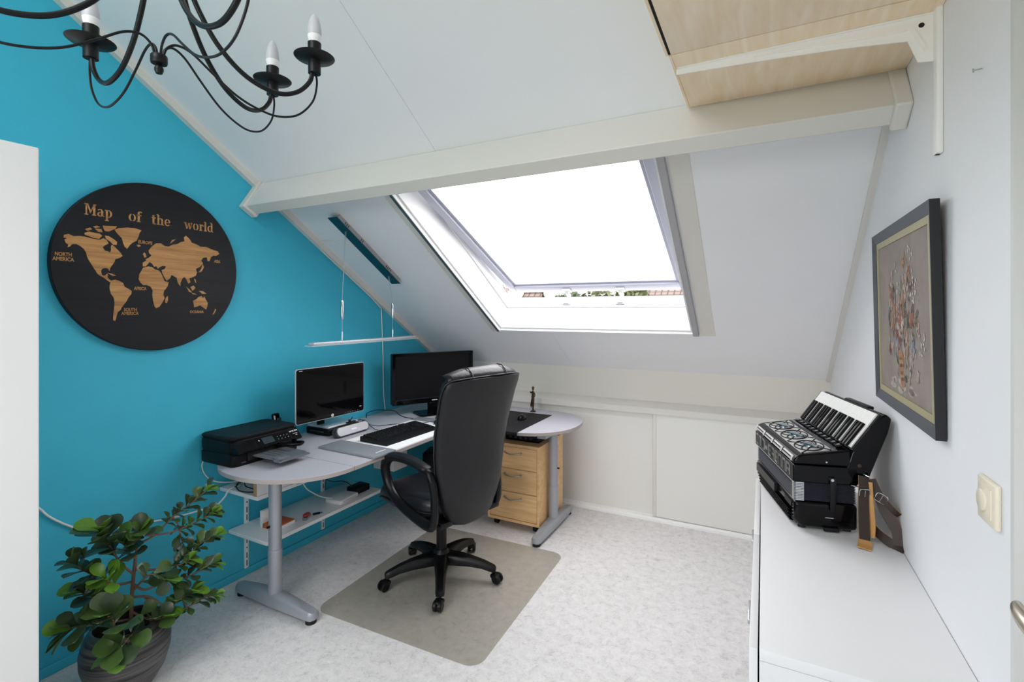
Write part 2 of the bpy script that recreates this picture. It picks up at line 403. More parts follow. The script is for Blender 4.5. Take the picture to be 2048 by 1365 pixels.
portal('rear_portal', ((RW[0] + RW[1]) / 2, YR - 0.12, (RW[2] + RW[3]) / 2), (R(90), 0, 0), RW[1] - RW[0], RW[3] - RW[2])

# sloped ceiling with the skylight opening
WX0, WX1, WS0, WS1 = -1.735, -0.385, 0.575, 1.99
ce = bpy.data.objects.new('ceiling', None); COL.objects.link(ce); struct(ce, 'white sloping attic ceiling', 'ceiling')
JX = -1.345
def panel(x0, x1, s0, s1):
    m = MB(); slbox(m, x0, x1, s0, s1, 0, -0.012); m.build('ceiling_panel', 'white_ceiling', ce)
g = 0.0008
panel(XL, WX0, -0.05, WS1); panel(WX1, XR, -0.05, WS1)
panel(WX0, JX - g, -0.05, WS0); panel(JX + g, WX1, -0.05, WS0)
panel(XL, JX - g, WS1, SRIDGE); panel(JX + g, XR, WS1, SRIDGE)
bk = MB(); slbox(bk, XL - 0.1, WX0, -0.1, SRIDGE, -0.012, -0.2); slbox(bk, WX1, XR + 0.1, -0.1, SRIDGE, -0.012, -0.2); slbox(bk, WX0, WX1, -0.1, WS0, -0.012, -0.2); slbox(bk, WX0, WX1, WS1, SRIDGE, -0.012, -0.2)
bk.build('roof_deck', 'white_ceiling', ce)
rs_ = MB()

for b_ in ((XL - 0.1, RX0, -0.05, 2.2), (RX1, XR + 0.1, -0.05, 2.2), (RX0, RX1, -0.05, RT0), (RX0, RX1, RT1, 2.2)): rsbox(rs_, *b_, 0, -0.2)
rs_.build('rear_slope', 'white_ceiling', ce)

# knee wall, its ledge and the sliding cupboard doors
struct(MB().bb(XL, XR, YW, YW + 0.1, 0, 1.15).build('wall_back', 'knee_cream'), 'low cream knee wall under the slope', 'wall')
lg = MB(); lg.prism([(YB - 0.02, 0.762), (YB - 0.02, 0.803), (YW, 0.836), (YW, 0.762)], lambda a, b, h: (h, a, b), XL, XR)
struct(lg.build('trim_3', 'cream_paint'), 'long cream ledge above the sliding cupboard doors', 'ledge')
d2 = bpy.data.objects.new('door_2', None); COL.objects.link(d2); d2.location = (-1.6, YB, 0); struct(d2, 'flat white sliding cupboard door half hidden behind the desk', 'cupboard door')
MB().bb(XL + 1.6, -0.69 + 1.6, 0.014, 0.03, 0.03, 0.762).build('door_panel', 'door_white', d2)
d3 = bpy.data.objects.new('door_3', None); COL.objects.link(d3); d3.location = (-0.16, YB, 0); struct(d3, 'flat white sliding cupboard door beside the low cabinet', 'cupboard door')
MB().bb(-0.69 + 0.16, XR + 0.16, -0.006, 0.01, 0.03, 0.762).build('door_panel', 'door_white', d3)
MB().bb(-0.705 + 0.16, -0.68 + 0.16, -0.012, 0.012, 0.03, 0.762, 0.003).build('edge_strip', 'cream_paint', d3)
struct(MB().bb(XL, XR, YB - 0.03, YB + 0.04, 0, 0.014).bb(XL, XR, YB + 0.01, YB + 0.014, 0.014, 0.03).bb(XL, XR, YB - 0.016, YB - 0.011, 0.014, 0.026).build('trim_4', 'white_gloss'), 'white floor rail under the sliding doors', 'rail')
struct(MB().bb(XL + 0.02, XR, YB + 0.035, YW, 0, 0.76).build('trim_8', 'dark_gap'), 'dark inside of the knee wall cupboard', 'cupboard inside')
struct(MB().bb(-1.93, -1.875, YB - 0.035, YB - 0.02, 0.705, 0.762, 0.003).build('trim_5', 'white_plastic'), 'small white bracket under the ledge behind the bronze figurine', 'bracket')
# baseboard left
struct(MB().bb(XL, XL + 0.012, YR, YB, 0, 0.04, 0.003).build('baseboard_left', 'teal_paint'), 'teal painted baseboard', 'baseboard')
# corner trims along the slope
t1 = MB(); slbox(t1, XL, XL + 0.034, 0.0, SRIDGE, 0, 0.036)
struct(t1.build('trim_1', 'cream_paint'), 'cream corner batten between teal wall and sloping ceiling', 'trim')
t2 = MB(); slbox(t2, XR - 0.022, XR, 0.0, SRIDGE, 0, 0.014)
struct(t2.build('trim_2', 'cream_paint'), 'cream corner batten between white wall and sloping ceiling', 'trim')
# purlin beam with its end collars
SB, BD, BW = 2.17, 0.18, 0.07
bmr = bpy.data.objects.new('trim_6', None); COL.objects.link(bmr); struct(bmr, 'thick cream roof beam across the sloping ceiling', 'beam')
m = MB(); slbox(m, XL, XR, SB - BW, SB, 0.0, BD); bo = m.build('beam', 'cream_paint', bmr)
bv = bo.modifiers.new('b', 'BEVEL'); bv.width = 0.004; bv.segments = 2
for x0, x1 in ((XL, XL + 0.05), (XR - 0.042, XR)):
    m = MB(); slbox(m, x0, x1, SB - BW - 0.014, SB + 0.012, 0.0, BD + 0.012); o = m.build('collar', 'cream_paint', bmr)
    bv = o.modifiers.new('b', 'BEVEL'); bv.width = 0.006; bv.segments = 2
# painted board strip beside the window
m = MB(); slbox(m, WX1 + 0.045, WX1 + 0.125, 0.53, SB - BW, 0, 0.004)
struct(m.build('trim_7', 'cream_paint'), 'cream strip beside the right edge of the skylight', 'trim')
m = MB(); slbox(m, WX0 - 0.085, WX0 - 0.03, 0.53, SB - BW, 0, 0.003)
struct(m.build('trim_9', 'cream_paint'), 'cream strip beside the left edge of the skylight', 'trim')

# ------------------------------------------------------------------ skylight (window_1)
w1 = bpy.data.objects.new('window_1', None); COL.objects.link(w1); struct(w1, 'large white roof window tilted slightly open', 'window')
RD = 0.172         # depth of the reveal
def part(name, mats, parent, *boxes, bev=0):
    mm = MB()
    for b_ in boxes: slbox(mm, *b_[:6], mi=b_[6] if len(b_) > 6 else 0)
    o = mm.build(name, mats, parent)
    if bev:
        q = o.modifiers.new('b', 'BEVEL'); q.width = bev; q.segments = 2
    return o
t = 0.012
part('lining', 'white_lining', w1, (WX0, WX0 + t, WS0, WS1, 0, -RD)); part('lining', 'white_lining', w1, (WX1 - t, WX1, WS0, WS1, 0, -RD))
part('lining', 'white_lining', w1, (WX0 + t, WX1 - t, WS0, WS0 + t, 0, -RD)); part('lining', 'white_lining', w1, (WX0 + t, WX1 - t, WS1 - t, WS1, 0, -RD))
# fixed frame beyond the lining
FD = RD + 0.085; fw = 0.022
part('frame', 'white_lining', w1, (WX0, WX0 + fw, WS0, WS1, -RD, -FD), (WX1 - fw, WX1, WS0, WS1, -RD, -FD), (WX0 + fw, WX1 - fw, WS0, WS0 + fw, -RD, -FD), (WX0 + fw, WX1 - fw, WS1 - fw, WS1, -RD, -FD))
# insect screen rails around the opening
part('screen_rail', ['rail_dark', 'white_gloss'], w1, (WX0 - 0.03, WX0 - 0.006, WS0 - 0.02, WS1, 0, 0.02, 0), (WX0 - 0.006, WX0 + 0.0, WS0 - 0.015, WS1, 0, 0.024, 1), bev=0.001)
part('screen_rail', ['rail_grey'], w1, (WX1, WX1 + 0.034, WS0 - 0.025, WS1, 0, 0.022), bev=0.003)
part('screen_rail', ['rail_grey', 'white_gloss', 'rail_dark'], w1, (WX0, WX1, WS0 - 0.022, WS0 - 0.014, 0, 0.016, 1), (WX0, WX1, WS0 - 0.014, WS0 - 0.008, 0, 0.012, 0), (WX0, WX1, WS0 - 0.008, WS0 - 0.002, 0, 0.018, 1), (WX0, WX1, WS0 - 0.026, WS0 - 0.022, 0, 0.008, 2), bev=0.001)
# sash: pivots at mid height, the bottom swung outwards
SX0, SX1 = WX0 + 0.032, WX1 - 0.032
PS = (WS0 + WS1) / 2; PN = -(RD + 0.05); TILT = R(8.3); HL = (WS1 - WS0) / 2 - 0.035
piv = Vector(SL(0, PS, PN))
def SH(x, s, n):                 # sash local: s up the sash from the pivot, n into the room
    b_ = SLA - TILT
    return (x, piv.y - s * cos(b_) - n * sin(b_), piv.z + s * sin(b_) - n * cos(b_))
def shbox(mb, x0, x1, s0, s1, n0, n1, mi=0):
    c = [SH(x, s, n) for n in (n0, n1) for s in (s0, s1) for x in (x0, x1)]
    return mb.add(c, [(0, 1, 3, 2), (4, 6, 7, 5), (0, 4, 5, 1), (2, 3, 7, 6), (0, 2, 6, 4), (1, 5, 7, 3)], mi)
sash = MB()
for x0, x1 in ((SX0, SX0 + 0.055), (SX1 - 0.055, SX1)):
    shbox(sash, x0, x1, -HL, HL, -0.03, 0.03)
shbox(sash, SX0 + 0.055, SX1 - 0.055, -HL, -HL + 0.085, -0.03, 0.03); shbox(sash, SX0 + 0.055, SX1 - 0.055, HL - 0.085, HL, -0.03, 0.03)
so = sash.build('sash', 'sash_backlit', w1)
q = so.modifiers.new('b', 'BEVEL'); q.width = 0.006; q.segments = 3
bead = MB()
for x0, x1 in ((SX0 + 0.055, SX0 + 0.075), (SX1 - 0.075, SX1 - 0.055)): shbox(bead, x0, x1, -HL + 0.085, HL - 0.085, -0.02, 0.012)
shbox(bead, SX0 + 0.075, SX1 - 0.075, -HL + 0.085, -HL + 0.104, -0.02, 0.012); shbox(bead, SX0 + 0.075, SX1 - 0.075, HL - 0.104, HL - 0.085, -0.02, 0.012)
bead.build('glazing_bead', 'sash_backlit', so)
gl = MB(); shbox(gl, SX0 + 0.06, SX1 - 0.06, -HL + 0.09, HL - 0.09, -0.012, -0.006); gl.build('pane', 'window_glass', so)
for xx in (-1.245, -0.86):
    lt = MB(); shbox(lt, xx - 0.03, xx + 0.03, -HL + 0.01, -HL + 0.06, 0.03, 0.045); shbox(lt, xx - 0.017, xx + 0.013, -HL - 0.03, -HL + 0.03, 0.04, 0.055)
    o = lt.build('latch', 'white_plastic', so); q = o.modifiers.new('b', 'BEVEL'); q.width = 0.004; q.segments = 2
    st = MB(); slbox(st, xx - 0.03, xx + 0.03, WS0 + fw, WS0 + fw + 0.012, -RD - 0.045, -RD - 0.015); slbox(st, xx - 0.018, xx + 0.018, WS0 + fw + 0.012, WS0 + fw + 0.02, -RD - 0.04, -RD - 0.02)
    o = st.build('latch_keeper', 'light_grey', w1); q = o.modifiers.new('b', 'BEVEL'); q.width = 0.003; q.segments = 2
pm = SL((WX0 + WX1) / 2, PS, -(FD + 0.12))
portal('skylight_portal', pm, (-SLA, 0, 0), WX1 - WX0, WS1 - WS0)

# ------------------------------------------------------------------ room door at the right edge
d1 = bpy.data.objects.new('door_1', None); COL.objects.link(d1); d1.location = (XR, (DY0 + DY1) / 2, 0); struct(d1, 'white room door with a lever handle at the right edge', 'door')
hy = (DY1 - DY0) / 2
MB().bb(0.02, 0.06, -hy + 0.012, hy - 0.012, 0.006, DZ - 0.012).build('door_leaf', 'door_grey', d1)
MB().bb(-0.006, 0.1, -hy, -hy + 0.012, 0, DZ).bb(-0.006, 0.1, hy - 0.012, hy, 0, DZ).bb(-0.006, 0.1, -hy, hy, DZ - 0.012, DZ).build('door_frame', 'door_grey', d1)
hd = MB(); yh = 0.86 - (DY0 + DY1) / 2
hd.tube(crs([(0.02, yh - 0.09, 1.085), (-0.02, yh - 0.09, 1.085), (-0.052, yh - 0.085, 1.085), (-0.062, yh - 0.03, 1.085), (-0.062, yh + 0.05, 1.085), (-0.056, yh + 0.085, 1.085)], 6), [0.011] * 12 + [0.013] * 10 + [0.013, 0.012, 0.011, 0.010, 0.009, 0.008, 0.007, 0.005, 0.002], 12, flat=0.8)
hd.lathe([(0.0, 0.0), (0.026, 0.0), (0.026, -0.008), (0.0, -0.008)], (0.02, yh - 0.09, 1.085), 20, axis='x')
hd.build('lever_handle', 'nickel', d1)
MB().box((0.014, 1.02 - (DY0 + DY1) / 2, 0.925), (0.012, 0.05, 0.06), 0.004).build('key_plate', 'nickel', d1)

# ================================================================== large furniture
# tall white wardrobe at the left edge
wd = thing('wardrobe', 'tall plain white wardrobe against the teal wall at the left edge', 'wardrobe', (-2.32, 0.19, 0))
WDX, WDY = 0.29, 0.495
MB().bb(-WDX, WDX - 0.022, -WDY, WDY, 0.0, 2.015, 0.003).build('body', 'wardrobe_white', wd)
for k in (-1, 1):
    dd = MB().bb(WDX - 0.02, WDX, -WDY if k < 0 else 0.002, -0.002 if k < 0 else WDY, 0.06, 2.015, 0.006, 3).build('door', 'wardrobe_white', wd)
    MB().cyl((WDX + 0.022, 0.045 * k, 0.95), (WDX + 0.022, 0.045 * k, 1.15), 0.005, n=10).cyl((WDX - 0.001, 0.045 * k, 0.965), (WDX + 0.022, 0.045 * k, 0.965), 0.004, n=8).cyl((WDX - 0.001, 0.045 * k, 1.135), (WDX + 0.022, 0.045 * k, 1.135), 0.004, n=8).build('handle', 'steel', dd)

# ------------------------------------------------------------------ corner desk
DZT, DTH = 0.72, 0.022
desk = thing('corner_desk', 'grey corner desk with rounded ends and silver legs along teal wall', 'desk', (-2.2, 2.6, 0))
ox, oy = -2.2, 2.6
def flat(poly, z0, z1, name, mats, parent, edge=True):
    m_ = MB(); n = len(poly)
    m_.prism([(a - ox, b - oy) for a, b in poly], lambda a, b, h: (a, b, h), z0, z1)
    m_.mi = [0, 0] + [1] * n
    o = m_.build(name, mats, parent, smooth=30)
    q = o.modifiers.new('b', 'BEVEL'); q.width = 0.002; q.segments = 2; q.limit_method = 'ANGLE'; q.angle_limit = R(50)
    return o
DL, DF = XL + 0.005, -1.822
SEAM = 1.811
def sup(t, e=2.15):
    c_, s_ = cos(t), sin(t)
    return (abs(c_) ** (2 / e)) * (1 if c_ >= 0 else -1), (abs(s_) ** (2 / e)) * (1 if s_ >= 0 else -1)
hx = (DF - DL) / 2; cx = (DF + DL) / 2
endp = []
for k in range(33):
    c_, s_ = sup(pi + pi * k / 32); endp.append((cx + hx * c_, SEAM - 0.0015 + 0.365 * s_))
flat(endp, DZT - DTH, DZT, 'tabletop', ['desk_grey', 'desk_edge'], desk)
RY0, RY1 = 2.79, 3.53; RXS = -1.47
main = [(DL, SEAM + 0.0015), (DF, SEAM + 0.0015), (DF, 2.45)]
for k in range(1, 12):
    a = pi - (pi / 2) * k / 12
    main.append((DF + 0.34 + 0.34 * cos(a), RY0 - 0.34 + 0.34 * sin(a)))
main += [(RXS - 0.0015, RY0), (RXS - 0.0015, RY1), (DL, RY1)]
flat(main, DZT - DTH, DZT, 'tabletop', ['desk_grey', 'desk_edge'], desk)
rp = []
for k in range(33):
    c_, s_ = sup(-pi / 2 + pi * k / 32); rp.append((RXS + 0.0015 + 0.352 * c_, (RY0 + RY1) / 2 + (RY1 - RY0) / 2 * s_))
flat(rp, DZT - DTH, DZT, 'tabletop', ['desk_grey', 'desk_edge'], desk)
def tleg(x, y, rz, half):
    rot = Matrix.Rotation(rz, 3, 'Z'); P = lambda a, b, c: tuple(rot @ Vector((a, b, c)) + Vector((x - ox, y - oy, 0)))
    lg_ = MB()
    secs = []
    for s_ in (-1, -0.97, -0.9, -0.45, 0, 0.45, 0.9, 0.97, 1):
        w_ = 0.036 - 0.006 * abs(s_) if abs(s_) < 0.95 else (0.026 if abs(s_) < 0.99 else 0.012)
        zt = 0.085 - 0.03 * abs(s_) ** 1.5; zb = 0.022
        secs.append([P(s_ * half, a, b) for a, b in ((-w_, zb), (w_, zb), (w_, zt - 0.012), (w_ * 0.7, zt), (-w_ * 0.7, zt), (-w_, zt - 0.012))])
    lg_.loft(secs)
    foot = lg_.build('foot', 'leg_silver', desk, smooth=50)
    for s_ in (-1, 1):
        MB().cyl(P(s_ * (half - 0.032), 0, 0), P(s_ * (half - 0.032), 0, 0.026), 0.026, n=16).build('foot_pad', 'rubber', foot)
    MB().cyl(P(0, 0, 0.06), P(0, 0, 0.3), 0.0335, n=24).cyl(P(0, 0, 0.298), P(0, 0, DZT - DTH - 0.03), 0.031, n=24).build('leg', 'leg_silver', desk)
    MB().bb(x - ox - (0.2 if abs(sin(rz)) < 0.5 else 0.03), x - ox + (0.2 if abs(sin(rz)) < 0.5 else 0.03), y - oy - (0.03 if abs(sin(rz)) < 0.5 else 0.2), y - oy + (0.03 if abs(sin(rz)) < 0.5 else 0.2), DZT - DTH - 0.035, DZT - DTH).build('bearer', 'leg_silver', desk)
    a_ = P(0.0, -0.032, 0.42); MB().cyl(a_, P(0.0, -0.045, 0.42), 0.006, n=8).build('bolt', 'black_plastic', desk)
tleg(-2.194, 1.643, 0, 0.29)
tleg(-1.287, 3.117, pi / 2, 0.31)
MB().bb(-2.38 - ox, -2.2 - ox, 2.54 - oy, 2.68 - oy, 0.42, DZT - DTH, 0.004).build('cable_tray', 'light_grey', desk)
MB().bb(-2.5 - ox, -1.9 - ox, 3.42 - oy, 3.46 - oy, 0.64, DZT - DTH).build('bearer', 'leg_silver', desk)
# worn patches on the front edge
for (x0, y0, x1, y1) in ((-1.99, 1.95, -1.95, 1.99),):
    pass

# ------------------------------------------------------------------ wall shelves under the desk
def shelf(name, label, z, y0, y1, xf, th=0.02):
    s_ = thing(name, label, 'shelf', (XL, (y0 + y1) / 2, z - th), 0, 'white wall shelves under the desk')
    h = (y1 - y0) / 2
    MB().bb(0.006, xf - XL, -h, h, 0, th, 0.002).build('board', 'white_plastic', s_)
    return s_, h
sl1, _ = shelf('wall_shelf', 'long white wall shelf near the floor under the desk', 0.298, 1.665, 2.52, -2.287)
for yb in (1.769, 2.309):
    y_ = yb - (1.665 + 2.52) / 2
    MB().prism([(0.006, 0.0), (0.29, 0.0), (0.29, -0.012), (0.02, -0.055), (0.006, -0.055)], lambda a, b, h: (a, h, b), y_ - 0.003, y_ + 0.003).build('bracket', 'white_plastic', sl1)
sl2, _ = shelf('wall_shelf', 'short white wall shelf with upright front board just below desk', 0.548, 1.617, 2.28, -2.294)
y_ = 1.769 - (1.617 + 2.28) / 2
MB().bb(0.29, 0.312, -0.33, 0.33, 0.02, 0.105, 0.001).build('front_board', 'white_plastic', sl2)
MB().bb(0.2895, 0.3125, -0.3325, -0.33, 0.02, 0.105).build('board_end', 'worn_edge', sl2)
MB().prism([(0.006, 0.0), (0.29, 0.0), (0.29, -0.012), (0.02, -0.055), (0.006, -0.055)], lambda a, b, h: (a, h, b), y_ - 0.003, y_ + 0.003).build('bracket', 'white_plastic', sl2)
def slot_rail(label, x, y, z0, z1, face=1):
    r_ = thing('shelf_rail', label, 'shelf rail', (x, y, z0), 0, 'slotted shelf rails under the desk')
    MB().bb(0, 0.012 * face, -0.012, 0.012, 0, z1 - z0, 0.002).build('channel', 'white_plastic', r_)
    k = 0.03; i = 0; sm = MB()
    while k < z1 - z0 - 0.03:
        if i % 3 == 2: sm.cyl((0.0121 * face, 0, k), (0.0128 * face, 0, k), 0.004, n=8)
        else: sm.bb(0.0121 * face, 0.0128 * face, -0.0025, 0.0025, k - 0.016, k + 0.016)
        k += 0.043; i += 1
    sm.build('slots', 'dark_gap', r_)
    return r_
slot_rail('white slotted rail on teal wall holding the near shelf ends', XL, 1.769, 0.041, 0.69)
slot_rail('white slotted rail on teal wall further back under the desk', XL, 2.309, 0.046, 0.69)

# ------------------------------------------------------------------ drawer unit under the right wing
du = thing('drawer_unit', 'beech drawer unit with three drawers under the desk', 'drawers', (-1.525, 3.185, 0))
DW, DD, D0, D1 = 0.197, 0.215, 0.052, 0.587
MB().bb(-DW, -DW + 0.016, -DD, DD, D0, D1).build('side_panel', 'drawer_wood', du); MB().bb(DW - 0.016, DW, -DD, DD, D0, D1).build('side_panel', 'drawer_wood', du)
MB().bb(-DW + 0.016, DW - 0.016, -DD, DD, D1 - 0.018, D1).build('top_panel', 'drawer_wood', du)
MB().bb(-DW + 0.016, DW - 0.016, -DD, DD, D0, D0 + 0.018).build('bottom_panel', 'drawer_wood', du)
MB().bb(-DW + 0.016, DW - 0.016, DD - 0.01, DD, D0 + 0.018, D1 - 0.018).build('back_panel', 'drawer_wood', du)
MB().bb(-DW + 0.017, DW - 0.017, -DD + 0.022, -DD + 0.026, D0 + 0.018, D1 - 0.018).build('inner_face', 'dark_gap', du)
zz = [D0 + 0.02, D0 + 0.02 + 0.185, D0 + 0.02 + 0.345, D1 - 0.02]
for k in range(3):
    dr = MB().bb(-DW + 0.0185, DW - 0.0185, -DD + 0.002, -DD + 0.02, zz[k] + 0.0018, zz[k + 1] - 0.0018, 0.001).build('drawer', 'drawer_front', du)
    zc = zz[k + 1] - 0.04
    MB().tube(crs([(-0.062, -DD + 0.002, zc + 0.004), (-0.055, -DD - 0.016, zc + 0.002), (0, -DD - 0.03, zc - 0.004), (0.055, -DD - 0.016, zc + 0.002), (0.062, -DD + 0.002, zc + 0.004)], 6), [0.005] * 5 + [0.0045] * 15 + [0.005] * 5, 8, flat=1.4).build('handle', 'steel', dr)
for sx in (-1, 1):
    for sy in (-1, 1):
        MB().cyl((sx * 0.15 - 0.012, sy * 0.165, 0.024), (sx * 0.15 + 0.012, sy * 0.165, 0.024), 0.024, n=16).bb(sx * 0.15 - 0.014, sx * 0.15 + 0.014, sy * 0.165 - 0.012, sy * 0.165 + 0.012, 0.03, D0).build('caster', 'black_plastic', du)

# ------------------------------------------------------------------ low white cabinet at the right wall
cb = thing('low_cabinet', 'long low white cabinet along the right wall under the accordion', 'cabinet', (0.175, 1.77, 0))
CX0, CX1, CY0, CY1, CZ = -0.012 - 0.175, XR - 0.002 - 0.175, 1.172 - 1.77, 2.365 - 1.77, 0.774
MB().bb(CX0 + 0.004, CX1, CY0, CY1, CZ - 0.024, CZ, 0.001).build('top_panel', 'cabinet_white', cb)
MB().bb(CX0 + 0.004, CX1, CY0, CY0 + 0.018, 0.0, CZ - 0.0245).build('side_panel', 'cabinet_white', cb); MB().bb(CX0 + 0.004, CX1, CY1 - 0.018, CY1, 0.0, CZ - 0.0245).build('side_panel', 'cabinet_white', cb)
MB().bb(CX0 + 0.006, CX1, CY0 + 0.018, CY1 - 0.018, 0.06, 0.08).build('bottom_panel', 'cabinet_white', cb)
MB().bb(CX0 + 0.0045, CX0 + 0.008, CY0 + 0.002, CY1 - 0.002, 0.06, CZ - 0.001).build('door_gap', 'dark_gap', cb)
for k in range(2):
    ya, yb = (CY0, -0.0015) if k == 0 else (0.0015, CY1)
    dd = MB().bb(CX0 - 0.016, CX0 + 0.001, ya, yb, 0.06, CZ, 0.0015).build('door', 'cabinet_white', cb)
    yc = 0.11 - 1.77 + 1.4 if k == 0 else 0.25
    MB().bb(CX0 - 0.026, CX0 - 0.016, yc - 0.05, yc + 0.05, 0.655, 0.668, 0.002).build('handle', 'steel', dd)

# ------------------------------------------------------------------ maple shelf at the top right with bracket and rail
ms = thing('wall_shelf', 'deep maple shelf above the beam on the right wall', 'shelf', (XR, 1.0, 2.216))
MB().bb(-0.605, -0.001, 1.42 - 1.0, 1.812 - 1.0, 0, 0.018, 0.001).build('board', 'maple', ms)
MB().bb(-0.605, -0.001, 0.3 - 1.0, 1.416 - 1.0, 0.0, 0.018, 0.001).build('board', 'maple', ms)
MB().bb(-0.612, -0.605, 1.42 - 1.0, 1.812 - 1.0, -0.001, 0.021).build('edge_band', 'maple', ms)
MB().bb(-0.619, -0.612, 0.3 - 1.0, 1.416 - 1.0, -0.001, 0.021).build('edge_band', 'maple', ms)
MB().bb(-0.612, -0.605, 0.3 - 1.0, 1.416 - 1.0, 0.002, 0.018).build('edge_gap', 'dark_gap', ms)
br_ = thing('shelf_bracket', 'white steel bracket carrying the maple shelf', 'bracket', (XR, 1.505, 2.1))
prof = [(-0.604, 0.115), (-0.604, 0.098), (-0.4, 0.088), (-0.2, 0.075), (-0.062, 0.06), (-0.042, 0.004), (-0.013, 0.0), (-0.013, 0.115)]
MB().prism(prof, lambda a, b, h: (a, h, b), -0.0015, 0.0015).bb(-0.6, -0.013, -0.009, 0.009, 0.112, 0.1155).build('arm', 'bracket_white', br_)
MB().prism([(-0.4, 0.106), (-0.4, 0.1), (-0.1, 0.083), (-0.06, 0.085), (-0.03, 0.025), (-0.024, 0.03), (-0.05, 0.093), (-0.1, 0.093)], lambda a, b, h: (a, h, b), -0.0045, -0.0014).build('pressed_rib', 'bracket_white', br_)
MB().cyl((-0.035, -0.0022, 0.092), (-0.035, 0.0022, 0.092), 0.006, n=14).build('screw_hole', 'dark_gap', br_)
rl = thing('shelf_rail', 'white upright rail on the right wall behind the shelf bracket', 'shelf rail', (XR, 1.495, 1.872))
MB().bb(-0.013, 0, -0.0175, 0.0175, 0, 0.55, 0.003).build('channel', 'bracket_white', rl)
MB().bb(-0.011, -0.003, -0.006, 0.006, -0.0006, 0.0).build('open_end', 'dark_gap', rl)

# ================================================================== things on the desk
# ------------------------------------------------------------------ printer
pr = thing('printer', 'black all-in-one inkjet printer at the rounded desk end', 'printer', (-2.455, 1.7, DZT))
PX, PY = 0.15, 0.194
def pbody(z0, z1, ins, xf, name, m_):
    secs = []
    for z_, i_ in ((z0, ins + 0.004), (z0 + 0.008, ins), (z1 - 0.006, ins), (z1, ins + 0.006)):
        secs.append([(a, b, z_) for a, b in rrect((xf + PX) - 2 * i_, 2 * PY - 2 * i_, 0.03, 5, (xf - PX) / 2, 0)])
    return MB().loft(secs).build(name, m_, pr, smooth=40)
pbody(0.0, 0.062, 0.0, PX - 0.02, 'lower_body', 'black_plastic')
pbody(0.062, 0.126, 0.001, PX - 0.03, 'upper_body', 'black_plastic')
pbody(0.128, 0.146, 0.0, PX - 0.035, 'scanner_lid', 'black_matte')
cp = MB(); cp.prism([(0.105, 0.125), (0.158, 0.075), (0.152, 0.066), (0.1, 0.066)], lambda a, b, h: (a, h, b), -PY + 0.012, PY - 0.004)
cpo = cp.build('control_panel', 'black_gloss', pr)
tl = (0.158 - 0.105, 0.075 - 0.125); L_ = math.hypot(*tl); ux, uz = tl[0] / L_, tl[1] / L_; nx_, nz_ = -uz, ux
def onp(y, d, h=0.0008): return (0.105 + ux * d + nx_ * h, y, 0.125 + uz * d + nz_ * h)
def pquad(mb, y0, y1, d0, d1, h=0.0008, mi=0): mb.add([onp(y0, d0, h), onp(y1, d0, h), onp(y1, d1, h), onp(y0, d1, h)], [(0, 1, 2, 3)], mi)
m_ = MB(); pquad(m_, -0.035, 0.03, 0.012, 0.058); m_.build('display', 'lcd', cpo)
m_ = MB()
for r_ in range(3):
    for c_ in range(4):
        yy = 0.052 + c_ * 0.02; d_ = 0.014 + r_ * 0.017
        pquad(m_, yy, yy + 0.0036, d_, d_ + 0.0036)
pquad(m_, -0.055, -0.049, 0.026, 0.034)
m_.build('buttons', 'light_grey', cpo)
m_ = MB(); pquad(m_, -0.075, 0.128, 0.005, 0.0056); pquad(m_, -0.0755, -0.075, 0.004, 0.068); pquad(m_, 0.128, 0.1285, 0.004, 0.068); m_.build('panel_line', 'dark_grey_plastic', cpo)
m_ = MB(); put_text(m_, 'EPSON', 0.014, lambda x, y, z: onp(0.134 + x, 0.026 - y, 0.0012), width=0.05, extrude=0, bold=0.0004)
pquad(m_, 0.148, 0.176, 0.0385, 0.0405, 0.0012); pquad(m_, 0.16, 0.17, 0.048, 0.0515, 0.0012)
m_.build('lettering', 'print_white', cpo)
MB().bb(0.09, 0.132, -0.115, 0.15, 0.018, 0.066).build('tray_slot', 'dark_gap', pr)
MB().prism([(0.05, -0.105), (0.31, -0.105), (0.335, -0.085), (0.335, 0.055), (0.31, 0.075), (0.05, 0.075)], lambda a, b, h: (a, b + 0.015, h), 0.036, 0.041).build('output_tray', 'tray_grey', pr)
MB().bb(0.28, 0.336, -0.088, -0.03, 0.041, 0.052, 0.002).bb(0.29, 0.34, -0.09, 0.09, 0.028, 0.036, 0.002).build('tray_stop', 'tray_grey', pr)
for k in range(4): MB().bb(0.14 + 0.004 * k, 0.25, -0.05 + k * 0.028, -0.045 + k * 0.028, 0.041, 0.0418).build('tray_groove', 'dark_grey_plastic', pr)
MB().tube(crs([(0.13, 0.05, 0.05), (0.22, 0.06, 0.066), (0.255, 0.1, 0.066), (0.22, 0.14, 0.064), (0.13, 0.15, 0.05)], 6), 0.006, 8, flat=1.6).build('paper_arm', 'black_plastic', pr)
MB().bb(0.129, 0.1312, -0.15, -0.125, 0.014, 0.02, 0.0008).build('card_slot', 'dark_grey_plastic', pr)

# ------------------------------------------------------------------ cordless phone
ph = thing('cordless_phone', 'black and silver cordless phone standing behind the printer', 'phone', (-2.55, 1.925, DZT))
MB().box((0, 0, 0.018), (0.075, 0.08, 0.036), 0.012, 3).build('cradle', 'black_plastic', ph)
rt = Matrix.Rotation(R(-12), 3, 'Y')
MB().box((-0.006, 0, 0.1), (0.026, 0.046, 0.15), 0.011, 3, rt).build('handset', 'black_gloss', ph)
MB().box((0.008, -0.018, 0.11), (0.008, 0.008, 0.11), 0.003, 2, rt).build('silver_side', 'silver_plastic', ph)
MB().box((0.0105, 0.004, 0.135), (0.002, 0.026, 0.03), 0.0008, 1, rt).build('phone_display', 'lcd', ph)

